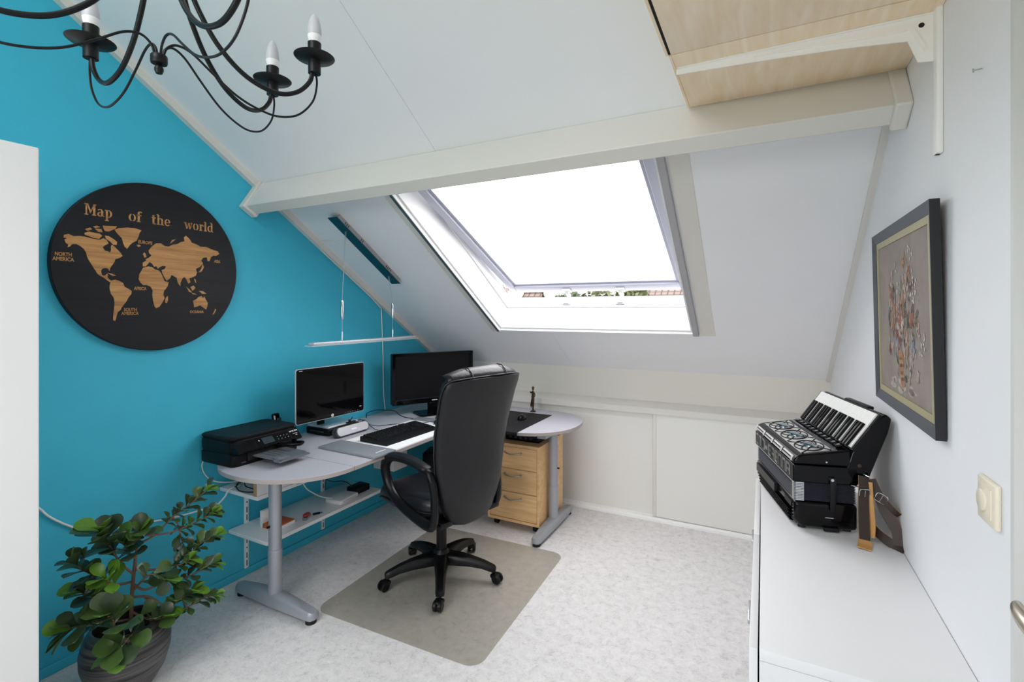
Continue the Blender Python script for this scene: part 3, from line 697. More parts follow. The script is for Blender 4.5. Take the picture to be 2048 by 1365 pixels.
# ------------------------------------------------------------------ black box with the glossy monitor on it
bx_ = thing('set_top_box', 'flat black box under the silver-edged monitor', 'electronics box', (-2.49, 2.29, DZT))
MB().box((0, 0, 0.022), (0.2, 0.26, 0.044), 0.008, 3).build('case', 'black_plastic', bx_)
MB().bb(-0.06, 0.06, -0.1312, -0.1296, 0.02, 0.028).build('front_label', 'dark_grey_plastic', bx_)
for sx in (-1, 1):
    for sy in (-1, 1): pass
mo = thing('monitor', 'glossy monitor with thin silver edge standing on the flat black box', 'monitor', (-2.49, 2.29, DZT + 0.044))
MB().box((0.0, 0.0, 0.007), (0.19, 0.25, 0.014), 0.006, 3).build('base', 'silver_plastic', mo)
MB().box((-0.02, -0.085, 0.1), (0.02, 0.05, 0.19), 0.006, 2).box((0.03, -0.085, 0.18), (0.1, 0.05, 0.03), 0.006, 2).build('neck', 'black_plastic', mo)
mrot = Matrix.Rotation(R(-2.8), 3, 'Z'); c0 = Vector((-2.3735 + 2.49, 2.174 - 2.29, 1.0 - DZT - 0.044))
def mp_(x, y, z): return tuple(mrot @ Vector((x, y, z)) + c0)
def slab(W_, H_, r_, x0, x1, name, m__, par, dz=0, n=6):
    return MB().prism(rrect(W_, H_, r_, n, 0, dz), lambda a, b, h: mp_(h, a, b), x0, x1).build(name, m__, par, smooth=40)
slab(0.512, 0.323, 0.014, -0.007, 0.0, 'housing', 'silver_plastic', mo); slab(0.47, 0.28, 0.02, -0.03, -0.007, 'rear_shell', 'black_plastic', mo)
slab(0.504, 0.315, 0.012, 0.0, 0.0025, 'bezel', 'black_gloss', mo)
sc_ = slab(0.47, 0.267, 0.002, 0.0025, 0.0028, 'screen', 'screen_gloss', mo, 0.012)
m_ = MB(); put_text(m_, 'HDMI', 0.006, lambda x, y, z: mp_(0.0031, -0.235 + x, 0.147 + y), width=0.022, extrude=0, bold=0.0002)
m_.add([mp_(0.0031, 0.215, -0.128), mp_(0.0031, 0.233, -0.128), mp_(0.0031, 0.233, -0.125), mp_(0.0031, 0.215, -0.125)], [(0, 1, 2, 3)])
m_.add([mp_(0.0031, 0.0 + 0.0095 * cos(2 * pi * k / 20), -0.146 + 0.0095 * sin(2 * pi * k / 20)) for k in range(20)], [tuple(range(20))])
m_.build('lettering', 'print_white', mo)
m_ = MB(); put_text(m_, 'hp', 0.013, lambda x, y, z: mp_(0.0034, -0.0058 + x + 0.2 * y, -0.1482 + y), width=0.0105, extrude=0, bold=0.0002)
m_.build('badge_mark', 'black_gloss', mo)
m_ = MB()
for k in range(6): m_.box(mp_(0.003, 0.1 + 0.02 * k, -0.149), (0.001, 0.008, 0.0015), rot=mrot)
m_.build('buttons', 'grey_plastic', mo)

# ------------------------------------------------------------------ small sound bar
sp = thing('sound_bar', 'small silver sound bar with dark rim in front of monitor', 'speaker', (-2.31, 2.278, DZT))
srot = Matrix.Rotation(R(-22), 3, 'Y')
def sq(x, y, z): 
    p = srot @ Vector((x, y, z - 0.03)); return (p.x, p.y, p.z + 0.032)
pl = []
for k in range(11):
    a = -pi / 2 + pi * k / 10; pl.append((0.112 + 0.024 * cos(a), 0.031 + 0.03 * sin(a)))
for k in range(11):
    a = pi / 2 + pi * k / 10; pl.append((-0.112 + 0.024 * cos(a), 0.031 + 0.03 * sin(a)))
MB().prism(pl, lambda a, b, h: sq(h, a, b), -0.03, 0.008).build('rim', 'dark_grey_plastic', sp)
MB().prism([(a * 0.95, 0.031 + (b - 0.031) * 0.86) for a, b in pl], lambda a, b, h: sq(h, a, b), 0.008, 0.0115).build('grille', 'silver_plastic', sp)
MB().prism(rrect(0.045, 0.009, 0.004, 4, 0.005, 0.03), lambda a, b, h: sq(h, a, b), 0.0115, 0.0122).build('badge', 'white_plastic', sp)
MB().bb(-0.034, -0.012, -0.06, 0.07, 0.0, 0.004).build('foot', 'black_plastic', sp)
wc = thing('webcam', 'small black clip-on webcam lying on the sound bar', 'webcam', (-2.335, 2.29, DZT + 0.066))
MB().box((0, 0, 0.006), (0.02, 0.07, 0.008), 0.003).build('clip', 'black_plastic', wc)
MB().ball((0.002, -0.012, 0.016), 0.009).build('lens_ball', 'black_gloss', wc)
for sx_ in (0,): MB().cyl((-0.01, 0.0, 0.008), (-0.004, 0.018, 0.034), 0.003, n=8).build('stalk', 'black_plastic', wc)

# ------------------------------------------------------------------ television used as a second screen
tv = thing('television', 'large black flat screen television in the corner of the desk', 'television', (-2.242, 3.05, DZT))
trz = math.atan2(3.33 - 2.756, -2.07 + 2.40) - pi / 2      # the screen's long axis
trot = Matrix.Rotation(trz, 3, 'Z')
def tq(x, y, z): return tuple(trot @ Vector((x, y, z)))
TW, TH0, TH1 = 0.662, 0.083, 0.462
MB().prism(rrect(TW, TH1 - TH0, 0.01, 4, 0, (TH0 + TH1) / 2), lambda a, b, h: tq(h, a, b), -0.04, 0.0).build('housing', 'black_plastic', tv)
bz = MB(); zc = (TH0 + TH1) / 2
bz.prism(rrect(TW, 0.022, 0.004, 3, 0, TH1 - 0.011), lambda a, b, h: tq(h, a, b), 0, 0.006).prism(rrect(TW, 0.036, 0.004, 3, 0, TH0 + 0.018), lambda a, b, h: tq(h, a, b), 0, 0.006)
for s_ in (-1, 1): bz.prism(rrect(0.022, TH1 - TH0, 0.004, 3, s_ * (TW / 2 - 0.011), zc), lambda a, b, h: tq(h, a, b), 0, 0.006)
bz.build('bezel', 'black_gloss', tv)
MB().prism(rrect(TW - 0.044, TH1 - TH0 - 0.058, 0.001, 1, 0, zc + 0.007), lambda a, b, h: tq(h, a, b), 0, 0.001).build('screen', 'screen_matte', tv)
MB().prism([(-TW / 2 + 0.02, TH0 + 0.0355), (TW / 2 - 0.02, TH0 + 0.0355), (TW / 2 - 0.02, TH0 + 0.038), (-TW / 2 + 0.02, TH0 + 0.038)], lambda a, b, h: tq(h, a, b), 0.006, 0.0065).build('trim_line', 'dark_grey_plastic', tv)
MB().prism(rrect(0.045, 0.007, 0.002, 3, 0, TH0 + 0.017), lambda a, b, h: tq(h, a, b), 0.006, 0.0066).build('badge', 'light_grey', tv)
MB().prism(rrect(0.3, 0.19, 0.03, 5), lambda a, b, h: tq(b + 0.01, a, h), 0.0, 0.012).build('base', 'black_gloss', tv)
MB().box(tq(-0.02, 0, 0.06), (0.03, 0.09, 0.11), 0.006, 2, trot).build('neck', 'black_gloss', tv)

# ------------------------------------------------------------------ desk pad, keyboard, mice
dp = thing('desk_pad', 'white desk pad with grey end covers under the keyboard', 'desk pad', (-2.02, 2.38, DZT))
MB().bb(-0.205, 0.19, -0.27, 0.4, 0.0, 0.0035).build('sheet', 'white_paper', dp)
rr = Matrix.Rotation(R(-1.5), 3, 'Z')
eb = MB().box((-0.005, -0.35, 0.0065), (0.43, 0.165, 0.011), 0.002, 2, rr).build('end_cover', 'pad_grey', dp)
MB().bb(0.155, 0.163, -0.375, -0.3, 0.012, 0.0124).build('printed_line', 'print_white', eb)
MB().box((-0.005, 0.425, 0.0045), (0.42, 0.1, 0.007), 0.002, 2).build('end_cover', 'pad_grey', dp)
kb = thing('keyboard', 'black computer keyboard lying on the white desk pad', 'keyboard', (-2.015, 2.395, DZT + 0.0035), R(-2.5))
pf = [(-0.105, 0.004), (-0.105, 0.03), (-0.09, 0.032), (0.035, 0.018), (0.1, 0.008), (0.108, 0.003), (0.108, 0.0), (-0.1, 0.0)]
MB().prism(pf, lambda a, b, h: (a, h, b), -0.238, 0.238).build('case', 'black_plastic', kb)
# keys: every key is a part, sharing a few meshes
KM = {}
def key(w_, x, y):
    z_ = 0.032 + (x + 0.09) * (0.018 - 0.032) / 0.125
    if w_ not in KM:
        s0, s1 = 0.0165 / 2, (w_ - 0.0025) / 2
        mm = MB().loft([[(a * s0, b * s1, 0) for a, b in ((-1, -1), (1, -1), (1, 1), (-1, 1))], [(a * s0 * 0.8, b * (s1 - 0.0018), 0.0075) for a, b in ((-1, -1), (1, -1), (1, 1), (-1, 1))]])
        o = mm.build('key', 'black_matte', kb, smooth=0); KM[w_] = o.data
    else: o = link('key', KM[w_], kb)
    o.location = (x, y, z_); o.rotation_euler = (0, R(6.4), 0)
U = 0.019
rows = [[1] + [1] * 12 + [1], [1] * 13 + [2], [1.5] + [1] * 12 + [1.5], [1.75] + [1] * 11 + [2.25], [1.25] + [1] * 11 + [2.75], [1.5, 1.25, 1.25, 5.5, 1.25, 1.25, 1.5, 1.5]]
for r_, row in enumerate(rows):
    y_ = -0.228; x_ = -0.084 + r_ * 0.0195 + (0.004 if r_ else 0)
    tot = sum(row); sc__ = 15 * U / tot
    for w_ in row:
        key(round(w_ * sc__, 4), x_, y_ + w_ * sc__ / 2); y_ += w_ * sc__
    for c_ in range(3):
        if r_ in (3,): continue
        if r_ == 4 and c_ != 1: continue
        key(U, x_, 0.073 + c_ * U)
    if r_ > 0:
        for c_ in range(4): key(U, x_, 0.143 + c_ * U)
tt = [dict(l='black mouse beside the keyboard on the white pad', x=-1.965, y=2.735, rz=R(165), m='black_plastic', z=DZT + 0.0085), dict(l='glossy black mouse on the black desk mat', x=-1.54, y=3.14, rz=R(100), m='black_gloss', z=DZT + 0.003)]
for t_ in tt:
    ms_ = thing('mouse', t_['l'], 'mouse', (t_['x'], t_['y'], t_['z']), t_['rz'], 'computer mice')
    secs = []
    for k in range(9):
        u = -1 + 2 * k / 8; hw_ = 0.031 * math.sqrt(max(0.02, 1 - abs(u) ** 2.6)) * (0.95 + 0.05 * u); hh_ = 0.036 * math.sqrt(max(0.02, 1 - abs(u + 0.12) ** 2.4 if abs(u + 0.12) < 1 else 0.02))
        secs.append([(u * 0.054, hw_ * cos(a), max(0, hh_ * sin(a))) for a in [pi * j / 10 for j in range(11)]])
    MB().loft(secs).build('shell', t_['m'], ms_, smooth=60)
    MB().cyl((0.026, -0.003, 0.03), (0.026, 0.003, 0.03), 0.006, n=12).build('wheel', 'dark_grey_plastic', ms_)
tag(MB().box((-1.62, 3.072, DZT + 0.0015), (0.44, 0.586, 0.003), 0.001).box((-1.62, 2.782, DZT - 0.009), (0.44, 0.01, 0.022), 0.004).build('desk_mat', 'black_matte'), 'black desk mat folded over the front edge of right desk wing', 'desk mat')
tag(MB().prism(rrect(0.3, 0.24, 0.012, 4, 0, 0), lambda a, b, h: (-1.98 + a * 0.85 - b * 0.5, 2.95 + a * 0.5 + b * 0.85, h), DZT, DZT + 0.003).build('mouse_pad', 'black_matte'), 'black mouse pad in front of the television', 'mouse pad')

# ------------------------------------------------------------------ bronze figurine
fg = thing('figurine', 'slim bronze figurine of a standing woman on the desk', 'figurine', (-1.583, 3.424, DZT), R(-35))
MB().lathe([(0.0, 0), (0.022, 0), (0.023, 0.004), (0.014, 0.01), (0.006, 0.014), (0, 0.015)], n=18).build('base', 'bronze', fg)
bd = MB()
sec_ = []
for z_, rx, ry, oxx in ((0.012, 0.007, 0.006, 0), (0.03, 0.0065, 0.006, 0), (0.05, 0.011, 0.008, 0.001), (0.08, 0.0125, 0.0095, 0.001), (0.1, 0.0135, 0.0105, 0), (0.115, 0.0145, 0.011, -0.001), (0.13, 0.011, 0.009, -0.001), (0.142, 0.0135, 0.0095, 0), (0.152, 0.0165, 0.009, 0), (0.158, 0.010, 0.007, 0), (0.161, 0.0045, 0.0045, 0), (0.168, 0.0042, 0.0045, 0.0), (0.172, 0.0065, 0.007, 0), (0.18, 0.0085, 0.009, 0), (0.188, 0.0078, 0.0085, -0.001), (0.195, 0.004, 0.005, -0.002)):
    sec_.append([(oxx + rx * cos(2 * pi * k / 14), ry * sin(2 * pi * k / 14), z_) for k in range(14)])
bd.loft(sec_)
bd.tube(crs([(0.015, 0, 0.152), (0.025, 0.002, 0.138), (0.027, 0, 0.125), (0.015, -0.006, 0.12)], 5), [0.0042] * 8 + [0.0034] * 8, 8)
bd.tube(crs([(-0.015, 0, 0.152), (-0.024, -0.004, 0.143), (-0.022, -0.012, 0.152), (-0.012, -0.014, 0.155)], 5), [0.0042] * 8 + [0.0034] * 8, 8)
bd.tube([(-0.004, -0.006, 0.1), (-0.012, -0.01, 0.05), (-0.014, -0.008, 0.028)], [0.006, 0.007, 0.002], 8)
bd.build('body', 'bronze', fg, smooth=60)
MB().ball((0, 0.006, 0.187), 0.006).build('hair_bun', 'bronze', fg)

# ================================================================== office chair
BKS = 0.955
ch = thing('office_chair', 'black leather high-back office chair turned towards the desk', 'office chair', (-1.614, 2.263, 0.0026), R(165))
def P5(a, r, z): return (r * cos(a), r * sin(a), z)
MB().lathe([(0, 0.075), (0.045, 0.075), (0.055, 0.09), (0.052, 0.135), (0.036, 0.155), (0.033, 0.16), (0, 0.16)], n=28).build('hub', 'chair_plastic', ch)
for k in range(5):
    a = R(-149 + 72 * k); ca_, sa_ = cos(a), sin(a)
    secs = []
    for r_, w_, zt, zb in ((0.03, 0.04, 0.142, 0.085), (0.09, 0.035, 0.142, 0.085), (0.17, 0.029, 0.13, 0.085), (0.24, 0.025, 0.113, 0.078), (0.285, 0.024, 0.097, 0.066), (0.305, 0.021, 0.09, 0.062), (0.315, 0.012, 0.082, 0.066)):
        prof_ = [(-w_, zb), (w_, zb), (w_, zt - 0.014), (w_ * 0.62, zt), (-w_ * 0.62, zt), (-w_, zt - 0.014)]
        secs.append([(r_ * ca_ - b * sa_, r_ * sa_ + b * ca_, z_) for b, z_ in prof_])
    MB().loft(secs).build('base_arm', 'chair_plastic', ch, smooth=45)
    cs = MB(); cp_ = Vector((0.3 * ca_, 0.3 * sa_, 0)); off = a + R(28 if k % 2 else -20)
    ax = Vector((-sin(off), cos(off), 0)); tr = Vector((cos(off), sin(off), 0)) * 0.026 + cp_
    cs.cyl((cp_.x, cp_.y, 0.05), (cp_.x, cp_.y, 0.075), 0.009, n=10)
    for t0, t1 in ((0.0, 0.004),):
        cs.box(tuple(tr * 1.0 + Vector((0, 0, 0.04)) - (tr - cp_) * 0.4), (0.05, 0.05, 0.024), 0.01, 3, Matrix.Rotation(off, 3, 'Z'))
    co = cs.build('caster', 'chair_plastic', ch)
    for s_ in (-1, 1):
        c0_ = tr + ax * (s_ * 0.006) + Vector((0, 0, 0.027)); c1_ = tr + ax * (s_ * 0.024) + Vector((0, 0, 0.027))
        MB().tube([c0_, c0_ + (c1_ - c0_) * 0.7, c1_], [0.027, 0.027, 0.021], 22).build('wheel', 'chair_plastic', co)
MB().cyl((0, 0, 0.12), (0, 0, 0.285), 0.029, n=24).cyl((0, 0, 0.28), (0, 0, 0.30), 0.0255, n=24).cyl((0, 0, 0.3), (0, 0, 0.41), 0.021, n=24).build('gas_column', 'chair_plastic', ch)
MB().box((0.02, 0, 0.405), (0.28, 0.16, 0.04), 0.012, 3).build('mechanism', 'chair_plastic', ch)
MB().tube(crs([(0.05, -0.08, 0.4), (0.06, -0.17, 0.395), (0.06, -0.24, 0.4)], 4), 0.006, 8).build('lever', 'chair_plastic', ch)
# seat cushion
def super_sec(cx_, hx_, hy_, z_, e=3.2, n=40):
    out = []
    for k in range(n):
        t_ = 2 * pi * k / n; c_, s_ = cos(t_), sin(t_)
        out.append((cx_ + hx_ * abs(c_) ** (2 / e) * (1 if c_ >= 0 else -1), hy_ * abs(s_) ** (2 / e) * (1 if s_ >= 0 else -1), z_))
    return out
secs = [super_sec(0.06, 0.25, 0.2, 0.415), super_sec(0.068, 0.285, 0.225, 0.425), super_sec(0.075, 0.3, 0.235, 0.45), super_sec(0.075, 0.305, 0.238, 0.48), super_sec(0.07, 0.292, 0.232, 0.505), super_sec(0.062, 0.262, 0.215, 0.522), super_sec(0.05, 0.19, 0.16, 0.53), super_sec(0.04, 0.07, 0.06, 0.526)]
st_ = MB().loft(secs).build('seat', 'leather_seat', ch, smooth=70)
# front roll droops
for v in st_.data.vertices:
    if v.co.x > 0.2: v.co.z -= (v.co.x - 0.2) ** 2 * 2.4
    v.co.z += 0.010 * (abs(v.co.y) / 0.25) ** 3 * (1 if v.co.z > 0.46 else 0)
MB().tube([(p[0], p[1], 0.456 - (max(0, p[0] - 0.2)) ** 2 * 2.4) for p in super_sec(0.075, 0.305, 0.239, 0.456, n=48)], 0.004, 6, closed=True).build('seat_piping', 'leather', ch)
# backrest: z, half width, x of back surface, thickness of shell, how far sides wrap forward
BK = [(0.385, 0.085, -0.262, 0.05, 0.01), (0.40, 0.13, -0.275, 0.055, 0.015), (0.43, 0.162, -0.286, 0.06, 0.02), (0.50, 0.2, -0.3, 0.062, 0.03), (0.58, 0.228, -0.312, 0.062, 0.036), (0.68, 0.247, -0.316, 0.06, 0.04), (0.78, 0.258, -0.322, 0.058, 0.042), (0.88, 0.266, -0.338, 0.056, 0.044), (0.98, 0.274, -0.366, 0.054, 0.046), (1.07, 0.279, -0.394, 0.052, 0.048), (1.12, 0.28, -0.41, 0.05, 0.048), (1.15, 0.275, -0.42, 0.046, 0.046), (1.163, 0.265, -0.425, 0.04, 0.042)]
def back_sec(z_, w_, xb, th, wrap, front=False, n=26):
    out = []
    if not front:
        for k in range(n):            # along the back surface, right to left
            u = -1 + 2 * k / (n - 1); e = abs(u) ** 6
            out.append((xb + wrap * (abs(u) ** 2.4) + 0.018 * e, w_ * u * (1 - 0.02 * e), z_ - 0.012 * abs(u) ** 3 * (1 if z_ > 1.1 else 0)))
        for k in range(n):
            u = 1 - 2 * k / (n - 1); e = abs(u) ** 6
            out.append((xb + th + wrap * (abs(u) ** 2.4) * 0.9 - 0.01 * e, w_ * u * 0.985, z_ - 0.012 * abs(u) ** 3 * (1 if z_ > 1.1 else 0)))
    return out
BK = [(a, b * BKS, c, d, e) for a, b, c, d, e in BK]
MB().loft([back_sec(*b) for b in BK]).build('back_shell', 'leather', ch, smooth=75)
def pip(u, b, f): return (b[2] + b[3] * f + b[4] * 0.95 + 0.0, b[1] * u * 1.0, b[0] - (0.012 if b[0] > 1.1 else 0))
pth = [pip(-1, b, 0.72) for b in BK] + [(BK[-1][2] + BK[-1][3] * 0.72 + BK[-1][4] * abs(u) ** 2.4, BK[-1][1] * u, BK[-1][0] + 0.004 - 0.012 * abs(u) ** 3) for u in [-0.9 + 0.1 * k for k in range(19)]] + [pip(1, b, 0.72) for b in reversed(BK)]
MB().tube(pth, 0.0045, 6).build('back_piping', 'leather', ch, smooth=60)
# front cushion in three rolls
def cush(z0, z1, bulge, name):
    secs = []
    for k in range(17):
        t_ = k / 16; z_ = z0 + (z1 - z0) * t_
        b = None
        for i in range(len(BK) - 1):
            if BK[i][0] <= min(z_, BK[-1][0] - 1e-6) <= BK[i + 1][0]:
                f_ = (min(z_, BK[-1][0]) - BK[i][0]) / (BK[i + 1][0] - BK[i][0]); b = [BK[i][j] + (BK[i + 1][j] - BK[i][j]) * f_ for j in range(5)]
        if b is None: b = list(BK[0])
        th_ = (0.035 + 0.07 * math.sin(pi * 0.5 * min(1, t_ / 0.35)) ** 0.7) * (1 if t_ < 0.8 else (0.6 + 0.4 * math.sqrt(max(0, 1 - ((t_ - 0.8) / 0.2) ** 2)))) if z1 > 1.1 else 0.03 + bulge * math.sin(pi * max(0.03, min(0.97, t_))) ** 0.6
        rs = 0.0; drop = 0.0
        if z_ > 1.15:                      # the head roll rounds over towards the front
            q_ = min(0.995, (z_ - 1.15) / (z1 - 1.15)); rs = 0.06 * (1 - math.sqrt(1 - q_ * q_)); drop = 0.035 * q_
        th_ = max(0.012, th_ - rs)
        sec = []
        for j in range(20):
            u = -1 + 2 * j / 19; sec.append((b[2] + b[3] * 0.75 + b[4] * abs(u) ** 2.4 + rs, b[1] * 0.95 * u, z_ - drop * abs(u) ** 3))
        for j in range(20):
            u = 1 - 2 * j / 19; sec.append((b[2] + b[3] * 0.75 + b[4] * abs(u) ** 2.4 + th_ * (1 - abs(u) ** 4 * 0.75) + rs, b[1] * 0.95 * u, z_ - drop * abs(u) ** 3))
        secs.append(sec)
    return MB().loft(secs).build(name, 'leather_seat', ch, smooth=75)
cush(0.5, 0.74, 0.06, 'lumbar_cushion'); cush(0.742, 0.985, 0.055, 'back_cushion'); cush(0.987, 1.214, 0.075, 'head_cushion')
for yy in (-0.12, 0.12):
    MB().tube([(-0.392, yy, 1.165), (-0.378, yy, 1.19), (-0.352, yy, 1.21), (-0.322, yy, 1.213), (-0.3, yy, 1.195), (-0.285, yy, 1.15)], 0.003, 6).build('stitch_seam', 'leather', ch)
# arm loops
for s_, nm in ((1, 'l'), (-1, 'r')):
    loop = [(-0.228, 0.66), (-0.185, 0.694), (-0.07, 0.715), (0.06, 0.714), (0.135, 0.695), (0.175, 0.645), (0.172, 0.58), (0.13, 0.515), (0.05, 0.47), (-0.08, 0.435), (-0.19, 0.42), (-0.232, 0.435), (-0.244, 0.5), (-0.24, 0.59)]
    path = crs([(a, s_ * ((0.244 if s_ > 0 else 0.205) + (0.008 if b > 0.6 else 0)), b) for a, b in loop], 6, closed=True)
    MB().tube(path, 0.021, 12, closed=True, flat=1.25).build('armrest', 'chair_plastic', ch, smooth=60)
    ps = 1 if s_ > 0 else 0.86
    pad = crs([(-0.205, s_ * 0.252 * ps, 0.705), (-0.07, s_ * 0.253 * ps, 0.728), (0.06, s_ * 0.253 * ps, 0.727), (0.14, s_ * 0.252 * ps, 0.706), (0.178, s_ * 0.251 * ps, 0.66)], 6)
    m_ = MB(); secs = []
    for i, p in enumerate(pad):
        a_ = pad[max(0, i - 1)]; b_ = pad[min(len(pad) - 1, i + 1)]; t_ = (b_ - a_).normalized(); n_ = Vector((-t_.z, 0, t_.x)); e_ = 0.55 if i in (0, len(pad) - 1) else 1
        secs.append([p + Vector((0, 0.03 * cos(q_) * e_, 0)) + n_ * (0.014 * sin(q_) * e_) for q_ in [2 * pi * j / 14 for j in range(14)]])
    m_.loft(secs); m_.build('arm_pad', 'leather', ch, smooth=60)
    MB().bb(-0.25, -0.02, min(s_ * 0.13, s_ * 0.21), max(s_ * 0.13, s_ * 0.21), 0.40, 0.43, 0.006).build('arm_mount', 'chair_plastic', ch)

# chair mat
mt_ = MB().prism(rrect(0.94, 1.07, 0.07, 6), lambda a, b, h: (a, b, h), 0.0003, 0.0025).build('chair_mat', 'mat_film')
mt_.location = (-1.545, 2.265, 0); mt_.rotation_euler = (0, 0, R(1.5)); tag(mt_, 'clear greyish rectangular chair mat on the floor', 'chair mat')

# ================================================================== accordion on the low cabinet
ac = thing('accordion', 'black piano accordion standing on the low white cabinet', 'accordion', (0.092, 1.87, 0.774), math.atan2(0.2435, 0.97))
AL = 0.485
def ext(prof, y0, y1, name, m_, r=0.0, parent=ac, seg=3, ang=40):
    o = MB().prism(prof, lambda a, b, h: (a, h, b), y0, y1).build(name, m_, parent, smooth=40)
    if r:
        q_ = o.modifiers.new('b', 'BEVEL'); q_.width = r; q_.segments = seg; q_.limit_method = 'ANGLE'; q_.angle_limit = R(ang)
    return o
for wx in (0.03, 0.165):
    for wy in (0.03, AL - 0.03): MB().cyl((wx, wy, 0), (wx, wy, 0.012), 0.012, 0.01, n=14).build('foot', 'rubber', ac)
ext([(0.018, 0.01), (0.0, 0.035), (0.0, 0.094), (0.186, 0.094), (0.186, 0.01)], 0, AL, 'bass_box', 'acc_black', 0.012)
MB().bb(0.02, 0.12, AL * 0.1, AL * 0.9, 0.004, 0.011).build('bass_button_board', 'acc_matte', ac)
bb_ = MB()
for i in range(36):
    for j in range(4):
        bb_.cyl((0.006 + j * 0.004 - 0.008, 0.05 + i * 0.0107, 0.012 + 0.012 * (3 - j)), (-0.004 + j * 0.002 - 0.004, 0.05 + i * 0.0107, 0.016 + 0.012 * (3 - j)), 0.0032, n=6)
bb_.build('bass_buttons', 'black_gloss', ac)['kind'] = 'stuff'
MB().prism([(0.05, 0.06), (AL * 0.62, 0.06), (AL * 0.62, 0.09), (0.05, 0.09)], lambda a, b, h: (h, AL - a, b), -0.012, -0.001).build('bass_strap', 'leather', ac)
MB().bb(-0.0025, 0.0, AL * 0.06, AL * 0.2, 0.066, 0.082).build('plate', 'acc_matte', ac)
# bellows
NB = 12; zb0, zb1 = 0.095, 0.157; bl = MB(); secs = []
for k in range(2 * NB + 1):
    z_ = zb0 + (zb1 - zb0) * k / (2 * NB); i_ = 0.003 if k % 2 else 0.0085
    secs.append([(a, b, z_) for a, b in ((i_, 0.004 + i_), (0.186 - i_, 0.004 + i_), (0.186 - i_, AL - 0.004 - i_), (i_, AL - 0.004 - i_))])
bl.loft(secs); bl.build('bellows', 'bellow_blue', ac, smooth=0)
for k in range(NB):
    z_ = zb0 + (zb1 - zb0) * (k + 0.5) / NB
    MB().bb(0.001, 0.03, 0.0055, 0.009, z_ - 0.0019, z_ + 0.0019).bb(0.001, 0.005, 0.0055, 0.03, z_ - 0.0019, z_ + 0.0019).build('bellows_corner', 'chrome', ac)
# treble body and the grille that slopes back to the keyboard
ext([(-0.003, 0.158), (-0.003, 0.215), (0.186, 0.215), (0.186, 0.158)], 0, AL, 'treble_box', 'acc_black', 0.004)
MB().bb(-0.0045, -0.0028, 0.004, AL - 0.004, 0.161, 0.213).build('name_panel', 'acc_matte', ac)
MB().bb(-0.0055, -0.0028, 0.002, AL - 0.002, 0.1575, 0.1605).build('panel_line', 'chrome', ac)
# block lettering as outlined segment letters
SEG = {'Z': [(0, 1, 1, 1), (1, 1, 0, 0), (0, 0, 1, 0)], 'E': [(0, 0, 0, 1), (0, 1, 1, 1), (0, .5, .8, .5), (0, 0, 1, 0)], 'R': [(0, 0, 0, 1), (0, 1, 1, 1), (1, 1, 1, .5), (1, .5, 0, .5), (.4, .5, 1, 0)], 'O': [(0, 0, 0, 1), (0, 1, 1, 1), (1, 1, 1, 0), (1, 0, 0, 0)], '-': [(0, .5, 1, .5), (0, .35, 1, .35)], 'S': [(1, 1, 0, 1), (0, 1, 0, .5), (0, .5, 1, .5), (1, .5, 1, 0), (1, 0, 0, 0)], 'N': [(0, 0, 0, 1), (0, 1, 1, 1), (1, 1, 1, 0)], 'A': [(0, 0, 0, 1), (0, 1, 1, 1), (1, 1, 1, 0), (0, .45, 1, .45)], 'T': [(0, 1, 1, 1), (.5, 1, .5, 0)], 'G': [(1, 1, 0, 1), (0, 1, 0, 0), (0, 0, 1, 0), (1, 0, 1, .5), (1, .5, .5, .5)]}
word = 'ZTO-GAGNNA'; lm = MB(); step = 0.44 / len(word)
for i, c_ in enumerate(word):
    # the viewer sees the far end on the left
    yl = AL - 0.02 - i * step; w_ = step * 0.7
    for (x0, y0, x1, y1) in SEG[c_]:
        for dd_ in (-0.0022, 0.0022):
            ax_, ay_ = yl - x0 * w_, 0.169 + y0 * 0.036; bx__, by_ = yl - x1 * w_, 0.169 + y1 * 0.036
            L_ = math.hypot(bx__ - ax_, by_ - ay_) or 1; nx2, ny2 = -(by_ - ay_) / L_, (bx__ - ax_) / L_
            lm.tube([(-0.0048, ax_ + nx2 * dd_, ay_ + ny2 * dd_), (-0.0048, bx__ + nx2 * dd_, by_ + ny2 * dd_)], 0.0009, 5)
lm.build('lettering', 'chrome', ac)
gp = [(-0.003, 0.2165), (-0.001, 0.23), (0.006, 0.241), (0.02, 0.248), (0.12, 0.2655), (0.165, 0.272), (0.168, 0.2165)]
ext(gp, 0, AL, 'grille_box', 'acc_black', 0.008, seg=4)
gs = (0.2655 - 0.248) / 0.1; gz = lambda w_: 0.248 + (w_ - 0.02) * gs
GP = lambda w_, y, h=0.0: (w_ - 0.17 * h, y, gz(w_) + h)
# silver band pieces on the rounded front edge
for i in range(4):
    y0 = 0.022 + i * 0.1125
    for (za, xa), (zb_, xb_) in (((0.2245, -0.003), (0.2295, -0.0025)), ((0.2345, 0.0005), (0.239, 0.0035))):
        MB().add([(xa - 0.0012, y0 + 0.012, za), (xa - 0.0012, y0 + 0.098, za), (xb_ - 0.0012, y0 + 0.098, zb_), (xb_ - 0.0012, y0 + 0.012, zb_), (xa + 0.003, y0 + 0.012, za), (xa + 0.003, y0 + 0.098, za), (xb_ + 0.003, y0 + 0.098, zb_), (xb_ + 0.003, y0 + 0.012, zb_)], [(0, 1, 2, 3), (4, 7, 6, 5), (0, 4, 5, 1), (3, 2, 6, 7), (0, 3, 7, 4), (1, 5, 6, 2)]).build('silver_bar', 'grille_silver', ac)
    MB().tube([(-0.003, y0 + 0.004, 0.222), (-0.0022, y0 + 0.004, 0.23), (0.0035, y0 + 0.004, 0.2395)], 0.0035, 6).build('silver_post', 'grille_silver', ac)
